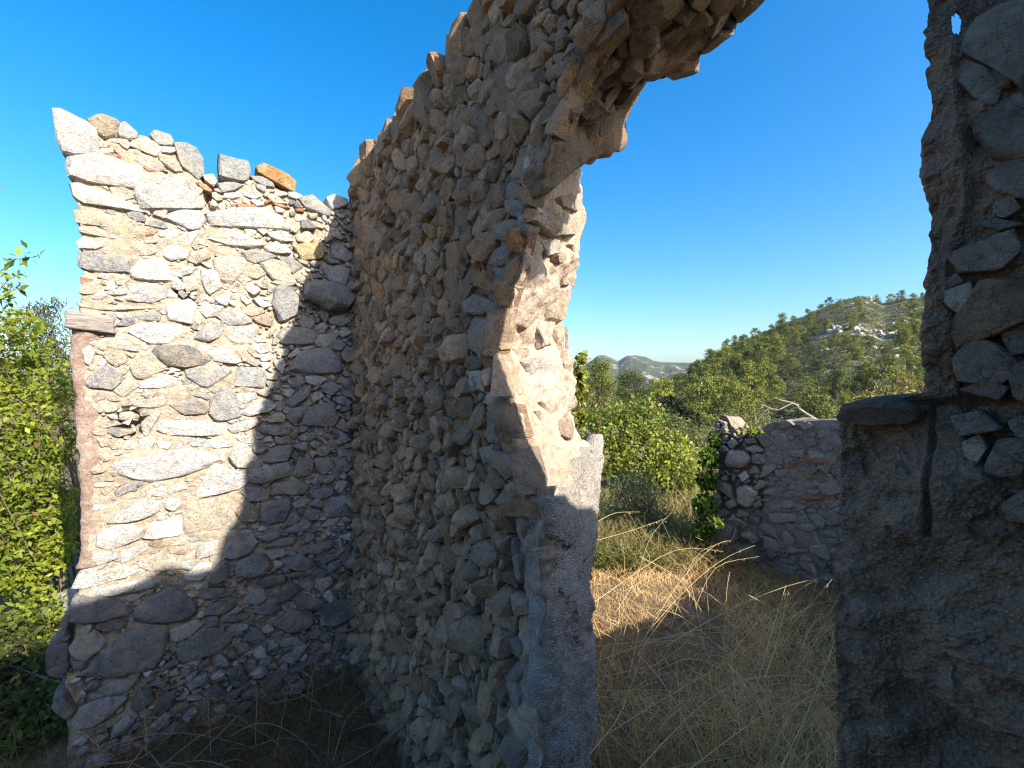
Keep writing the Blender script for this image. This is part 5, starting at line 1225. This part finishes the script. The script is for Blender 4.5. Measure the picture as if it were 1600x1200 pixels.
grass_patch('dry_grass', 'tangled dry straw-coloured grass filling the ground beyond the doorway', 36000, (-1.6, 4.3), (0.15, 4.45), 0.40, ((0.44, 0.25, 0.095), (0.86, 0.60, 0.29)), 0.0048, 601, keep=lambda t, n, b: outside(t, n, b) & (b[:, 1] > 0.9) & (fbm(b, 2.2, 3, 640) > -0.75 + 0.5 * noise(b, 17, 641)))
grass_patch('green_grass', 'thin green grass in the shade by the far wall', 3200, (0.9, 4.2), (3.1, 4.4), 0.34, ((0.07, 0.11, 0.02), (0.24, 0.26, 0.08)), 0.0045, 602, (0.05, 0.5))
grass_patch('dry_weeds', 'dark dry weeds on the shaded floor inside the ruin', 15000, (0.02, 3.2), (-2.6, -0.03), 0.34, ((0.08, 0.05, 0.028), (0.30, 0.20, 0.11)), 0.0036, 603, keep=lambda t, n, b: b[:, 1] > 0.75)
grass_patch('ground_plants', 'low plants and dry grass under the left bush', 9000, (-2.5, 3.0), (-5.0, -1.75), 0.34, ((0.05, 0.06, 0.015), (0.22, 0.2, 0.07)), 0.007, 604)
grass_patch('tall_dry_grass', 'long bent straw stems standing above the dry grass', 1500, (-1.2, 4.3), (0.2, 4.4), 0.80, ((0.42, 0.28, 0.13), (0.74, 0.56, 0.32)), 0.0050, 605, (0.3, 0.97), keep=lambda t, n, b: outside(t, n, b) & (b[:, 1] > 1.2))
def field(name, label, n, x0, x1, y0, y1, h, cols, width, seed):
    r = np.random.default_rng(seed); x = r.uniform(x0, x1, n); y = y0 + (y1 - y0) * r.uniform(0, 1, n) ** 1.4; b = np.stack([x * y / 10, y, -np.clip((np.hypot(x * y / 10, y) - 14) / 40, 0, 1) * 4.0], -1)
    m = np.clip(0.5 + 0.6 * fbm(b, 0.8, 3, seed) + 0.25 * r.normal(size=n), 0, 1)[:, None]; col = np.array(cols[0]) + m * (np.array(cols[1]) - np.array(cols[0]))
    v, f, c = strands(b, h * r.uniform(0.5, 1.3, n) * (0.8 + 0.6 * fbm(b, 0.5, 2, seed + 1)), r.uniform(0, 6.3, n), r.uniform(0.1, 0.8, n), r.uniform(0, 0.5, n), width, col, r)
    o = link(name, mesh_np(name, v, f, M_STRAW, c), kind='stuff'); o['label'] = label; o['category'] = 'grass'
field('wild_growth', 'rough green and brown growth between the dry grass and the bushes', 16000, 1.2, 5.2, 5.2, 15, 0.45, ((0.08, 0.11, 0.025), (0.34, 0.27, 0.12)), 0.014, 620)
def stalks(name, label, specs, seed, col, rad=0.0022, ears=True):
    r = np.random.default_rng(seed); parts = []; ear = []
    for path, Y0, Y1 in specs:
        P = np.array([at(x, y, Y0 + (Y1 - Y0) * i / (len(path) - 1)) for i, (x, y) in enumerate(path)])
        q = np.linspace(0, len(P) - 1, 9); P = np.stack([np.interp(q, range(len(P)), P[:, j]) for j in range(3)], -1)
        P[1:-1] = 0.5 * P[1:-1] + 0.25 * (P[:-2] + P[2:]); P[1:-1] = 0.5 * P[1:-1] + 0.25 * (P[:-2] + P[2:])
        a_, b_ = tube(P, np.linspace(rad, rad * 0.4, 9), 4); parts.append((a_, b_, np.array(col) * r.uniform(0.75, 1.2)))
        if ears:
            for k in range(r.integers(5, 11)):
                ear.append(P[8] + (P[6] - P[8]) * r.uniform(0, 1.0) + r.normal(size=3) * 0.006)
    v, f, c = join(parts)
    if ear:
        ear = np.array(ear); n = len(ear); d = np.stack([r.normal(size=n) * 0.3, r.normal(size=n) * 0.3, -np.ones(n)], -1); L = r.uniform(0.014, 0.026, (n, 1)); s = r.normal(size=(n, 3)); s /= np.linalg.norm(s, axis=1)[:, None]
        ev = np.stack([ear, ear + d * L * 0.4 + s * L * 0.16, ear + d * L, ear + d * L * 0.4 - s * L * 0.16], 1).reshape(-1, 3)
        v, f, c = join([(v, f, c), (ev, np.arange(4 * n).reshape(n, 4), np.array((0.55, 0.45, 0.28)))])
    o = link(name, mesh_np(name, v, f, M_STRAW, c), kind='stuff'); o['label'] = label; o['category'] = 'grass'
ST = [(((1040, 1010), (1120, 960), (1200, 925), (1260, 905), (1305, 902)), 3.0, 3.6), (((1150, 1090), (1200, 1010), (1255, 960), (1300, 905)), 2.2, 2.5), (((1180, 1080), (1205, 990), (1228, 915)), 2.6, 2.9), (((1195, 1060), (1215, 1000), (1232, 925)), 2.6, 2.9),
      (((1000, 1010), (1045, 930), (1085, 880), (1120, 845), (1142, 845)), 3.4, 4.0), (((1010, 990), (1070, 920), (1130, 870), (1180, 852)), 3.4, 4.0), (((925, 820), (960, 800), (1000, 800)), 4.2, 4.4), (((930, 845), (985, 830), (1040, 810)), 4.2, 4.5), (((925, 780), (940, 740), (947, 700)), 3.8, 4.0),
      (((930, 940), (1000, 890), (1060, 850), (1130, 862)), 3.5, 4.2), (((1110, 1000), (1105, 930), (1102, 880)), 3.2, 3.4), (((960, 960), (1000, 900), (1010, 840), (1050, 800)), 3.6, 4.2), (((1000, 870), (1060, 900), (1100, 960)), 3.6, 3.4), (((1170, 930), (1260, 980), (1305, 985)), 3, 3.2),
      (((930, 1160), (1020, 1100), (1130, 1040), (1260, 950)), 1.9, 2.7), (((1000, 1200), (1100, 1090), (1180, 1050), (1300, 1060)), 1.7, 2.2), (((1080, 1200), (1170, 1130), (1240, 1090), (1305, 1060)), 1.7, 2.1), (((940, 1080), (1060, 1075), (1200, 1100), (1300, 1130)), 2.2, 2.0), (((1100, 1190), (1060, 1100), (1010, 1030), (960, 990)), 1.9, 2.7), (((1160, 1180), (1150, 1090), (1135, 1010)), 2.0, 2.4),
      (((1220, 1200), (1260, 1120), (1305, 1000)), 1.6, 2.0), (((920, 1180), (970, 1120), (1010, 1000)), 2.0, 3.0), (((1250, 1190), (1180, 1080), (1100, 1020)), 1.8, 2.4), (((930, 1010), (1020, 1000), (1120, 985), (1230, 990)), 2.7, 2.9)]
rs = np.random.default_rng(90)
for k in range(120):
    x0, y0 = rs.uniform(925, 1300), rs.uniform(960, 1230); a = rs.uniform(0.15, 3.0); L = rs.uniform(90, 260); Y0 = 2.2 * FPX / max(y0 - 600, 250) * rs.uniform(0.9, 1.0)
    b = rs.normal() * 0.25; ST.append((((x0, y0), (x0 + math.cos(a) * L * 0.5, y0 - math.sin(a) * L * 0.5 - 14 * b), (x0 + math.cos(a + b) * L, y0 - math.sin(a + b) * L * 0.6)), Y0, Y0 * rs.uniform(0.95, 1.15)))
stalks('oat_stalks', 'long straw stalks with hanging oat ears arching across the doorway', ST, 610, (0.66, 0.48, 0.25), 0.0026)
SB = [(((200, 1200), (260, 1120), (330, 1060), (415, 1000), (440, 990)), 2.0, 2.6), (((300, 1190), (360, 1130), (430, 1060), (445, 1040)), 2.1, 2.6), (((190, 1110), (240, 1130), (310, 1090), (372, 1095)), 2.2, 2.3), (((330, 1180), (325, 1100), (330, 1050)), 2.1, 2.3), (((230, 1180), (225, 1090), (212, 1060)), 2.2, 2.4), (((480, 1090), (500, 1000), (520, 1040), (545, 1080)), 2.5, 2.6),
      (((420, 1100), (480, 1090), (540, 1050), (560, 1060)), 2.4, 2.6), (((130, 1190), (200, 1150), (300, 1140), (400, 1170)), 2.1, 2.0), (((360, 1150), (410, 1120), (470, 1150), (500, 1190)), 2.2, 2.0), (((430, 1180), (450, 1080), (455, 1040)), 2.3, 2.5), (((140, 1195), (220, 1190), (300, 1120)), 2.0, 2.2), (((520, 1190), (540, 1120), (590, 1080)), 2.1, 2.3), (((250, 1200), (330, 1130), (400, 1130), (470, 1190)), 2.0, 2.1)]
for k in range(46):
    x0, y0 = rs.uniform(120, 640), rs.uniform(1090, 1230); a = rs.uniform(0.2, 2.9); L = rs.uniform(50, 170); Y0 = 2.2 * FPX / (y0 - 600) * rs.uniform(0.85, 1.0); b = rs.normal() * 0.4
    SB.append((((x0, y0), (x0 + math.cos(a) * L * 0.5, y0 - math.sin(a) * L * 0.5), (x0 + math.cos(a + b) * L, y0 - math.sin(a + b) * L * 0.6)), Y0, Y0 * rs.uniform(0.95, 1.1)))
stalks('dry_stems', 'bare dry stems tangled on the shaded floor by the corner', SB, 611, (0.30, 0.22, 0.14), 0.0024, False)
def dead_branch():
    t = thing('dead_branch', 'bare grey dead branch lying on top of the far wall', 'branch', at(1235, 655, 5.3)); b0 = np.array(t.location); parts = []
    for path, r0, r1 in ((((1276, 658), (1250, 638), (1236, 628), (1214, 624)), 0.028, 0.010), (((1248, 637), (1247, 628)), 0.012, 0.006), (((1236, 630), (1218, 640), (1200, 638), (1188, 650)), 0.012, 0.005), (((1205, 640), (1195, 632), (1182, 640), (1180, 662)), 0.011, 0.007), (((1190, 640), (1184, 660)), 0.008, 0.006), (((1214, 624), (1208, 619)), 0.009, 0.004), (((1200, 640), (1202, 662)), 0.008, 0.006),
                         (((1300, 650), (1305, 630), (1312, 612)), 0.006, 0.003), (((1306, 632), (1298, 622)), 0.004, 0.002), (((1308, 622), (1318, 606)), 0.004, 0.002)):
        P = np.array([at(x, y, 5.3) for x, y in path]); q = np.linspace(0, len(P) - 1, 7); P = np.stack([np.interp(q, range(len(P)), P[:, j]) for j in range(3)], -1); P = P + np.random.default_rng(3).normal(size=P.shape) * 0.006
        a_, b_ = tube(P, np.linspace(r0, r1, 7) * 0.6, 6); parts.append((a_, b_, (0.30, 0.26, 0.23)))
    v, f, c = join(parts); link('limb', mesh_np('dead_limb', v - b0, f, M_BARK, c), t)
dead_branch()
bush('dry_weed', 'dry twiggy weed with a few yellow leaves behind the dark ledge', 'weed', at(1400, 640, 4.4) * np.array([1, 1, 0]) + np.array([0, 0, 1.8]), [lob(*a) for a in ((1345, 625, 4.4, 14), (1370, 618, 4.4, 16), (1400, 612, 4.4, 20), (1430, 612, 4.4, 18), (1420, 595, 4.4, 12))], 260, 0.045, ((0.25, 0.2, 0.06), (0.4, 0.36, 0.1)), 545, 0.4, stems=26, shell=0.1, stem_r=0.005)
bush('small_plant', 'small yellow-green plant on top of the far wall', 'plant', at(1170, 675, 5.2), [lob(*a) for a in ((1160, 672, 5.2, 5), (1175, 673, 5.2, 5), (1186, 674, 5.2, 4))], 120, 0.05, GREEN, 546, 0.6, stems=3, stem_r=0.004)

# ------------------------------------------------------------------ haze: the air of the valley
def haze():
    P, q, s = box_surface([0, 1], [0, 1], [0, 1])
    v = np.stack([-4500 + 9000 * P[:, 0], -200 + 2500 * P[:, 2], -30 + 180 * P[:, 1]], -1)
    m = bpy.data.materials.new('haze_air'); m.use_nodes = True; nt = m.node_tree; nt.nodes.clear()
    o = nt.nodes.new('ShaderNodeOutputMaterial'); pv = nt.nodes.new('ShaderNodeVolumePrincipled')
    pv.inputs['Color'].default_value = (0.80, 0.90, 1.0, 1); pv.inputs['Density'].default_value = 0.00007; pv.inputs['Anisotropy'].default_value = 0.0
    nt.links.new(pv.outputs[0], o.inputs['Volume'])
    ob = link('haze', mesh_np('haze', v, q, m), kind='stuff'); ob['label'] = 'thin bluish haze over the valley'; ob['category'] = 'haze'
haze()
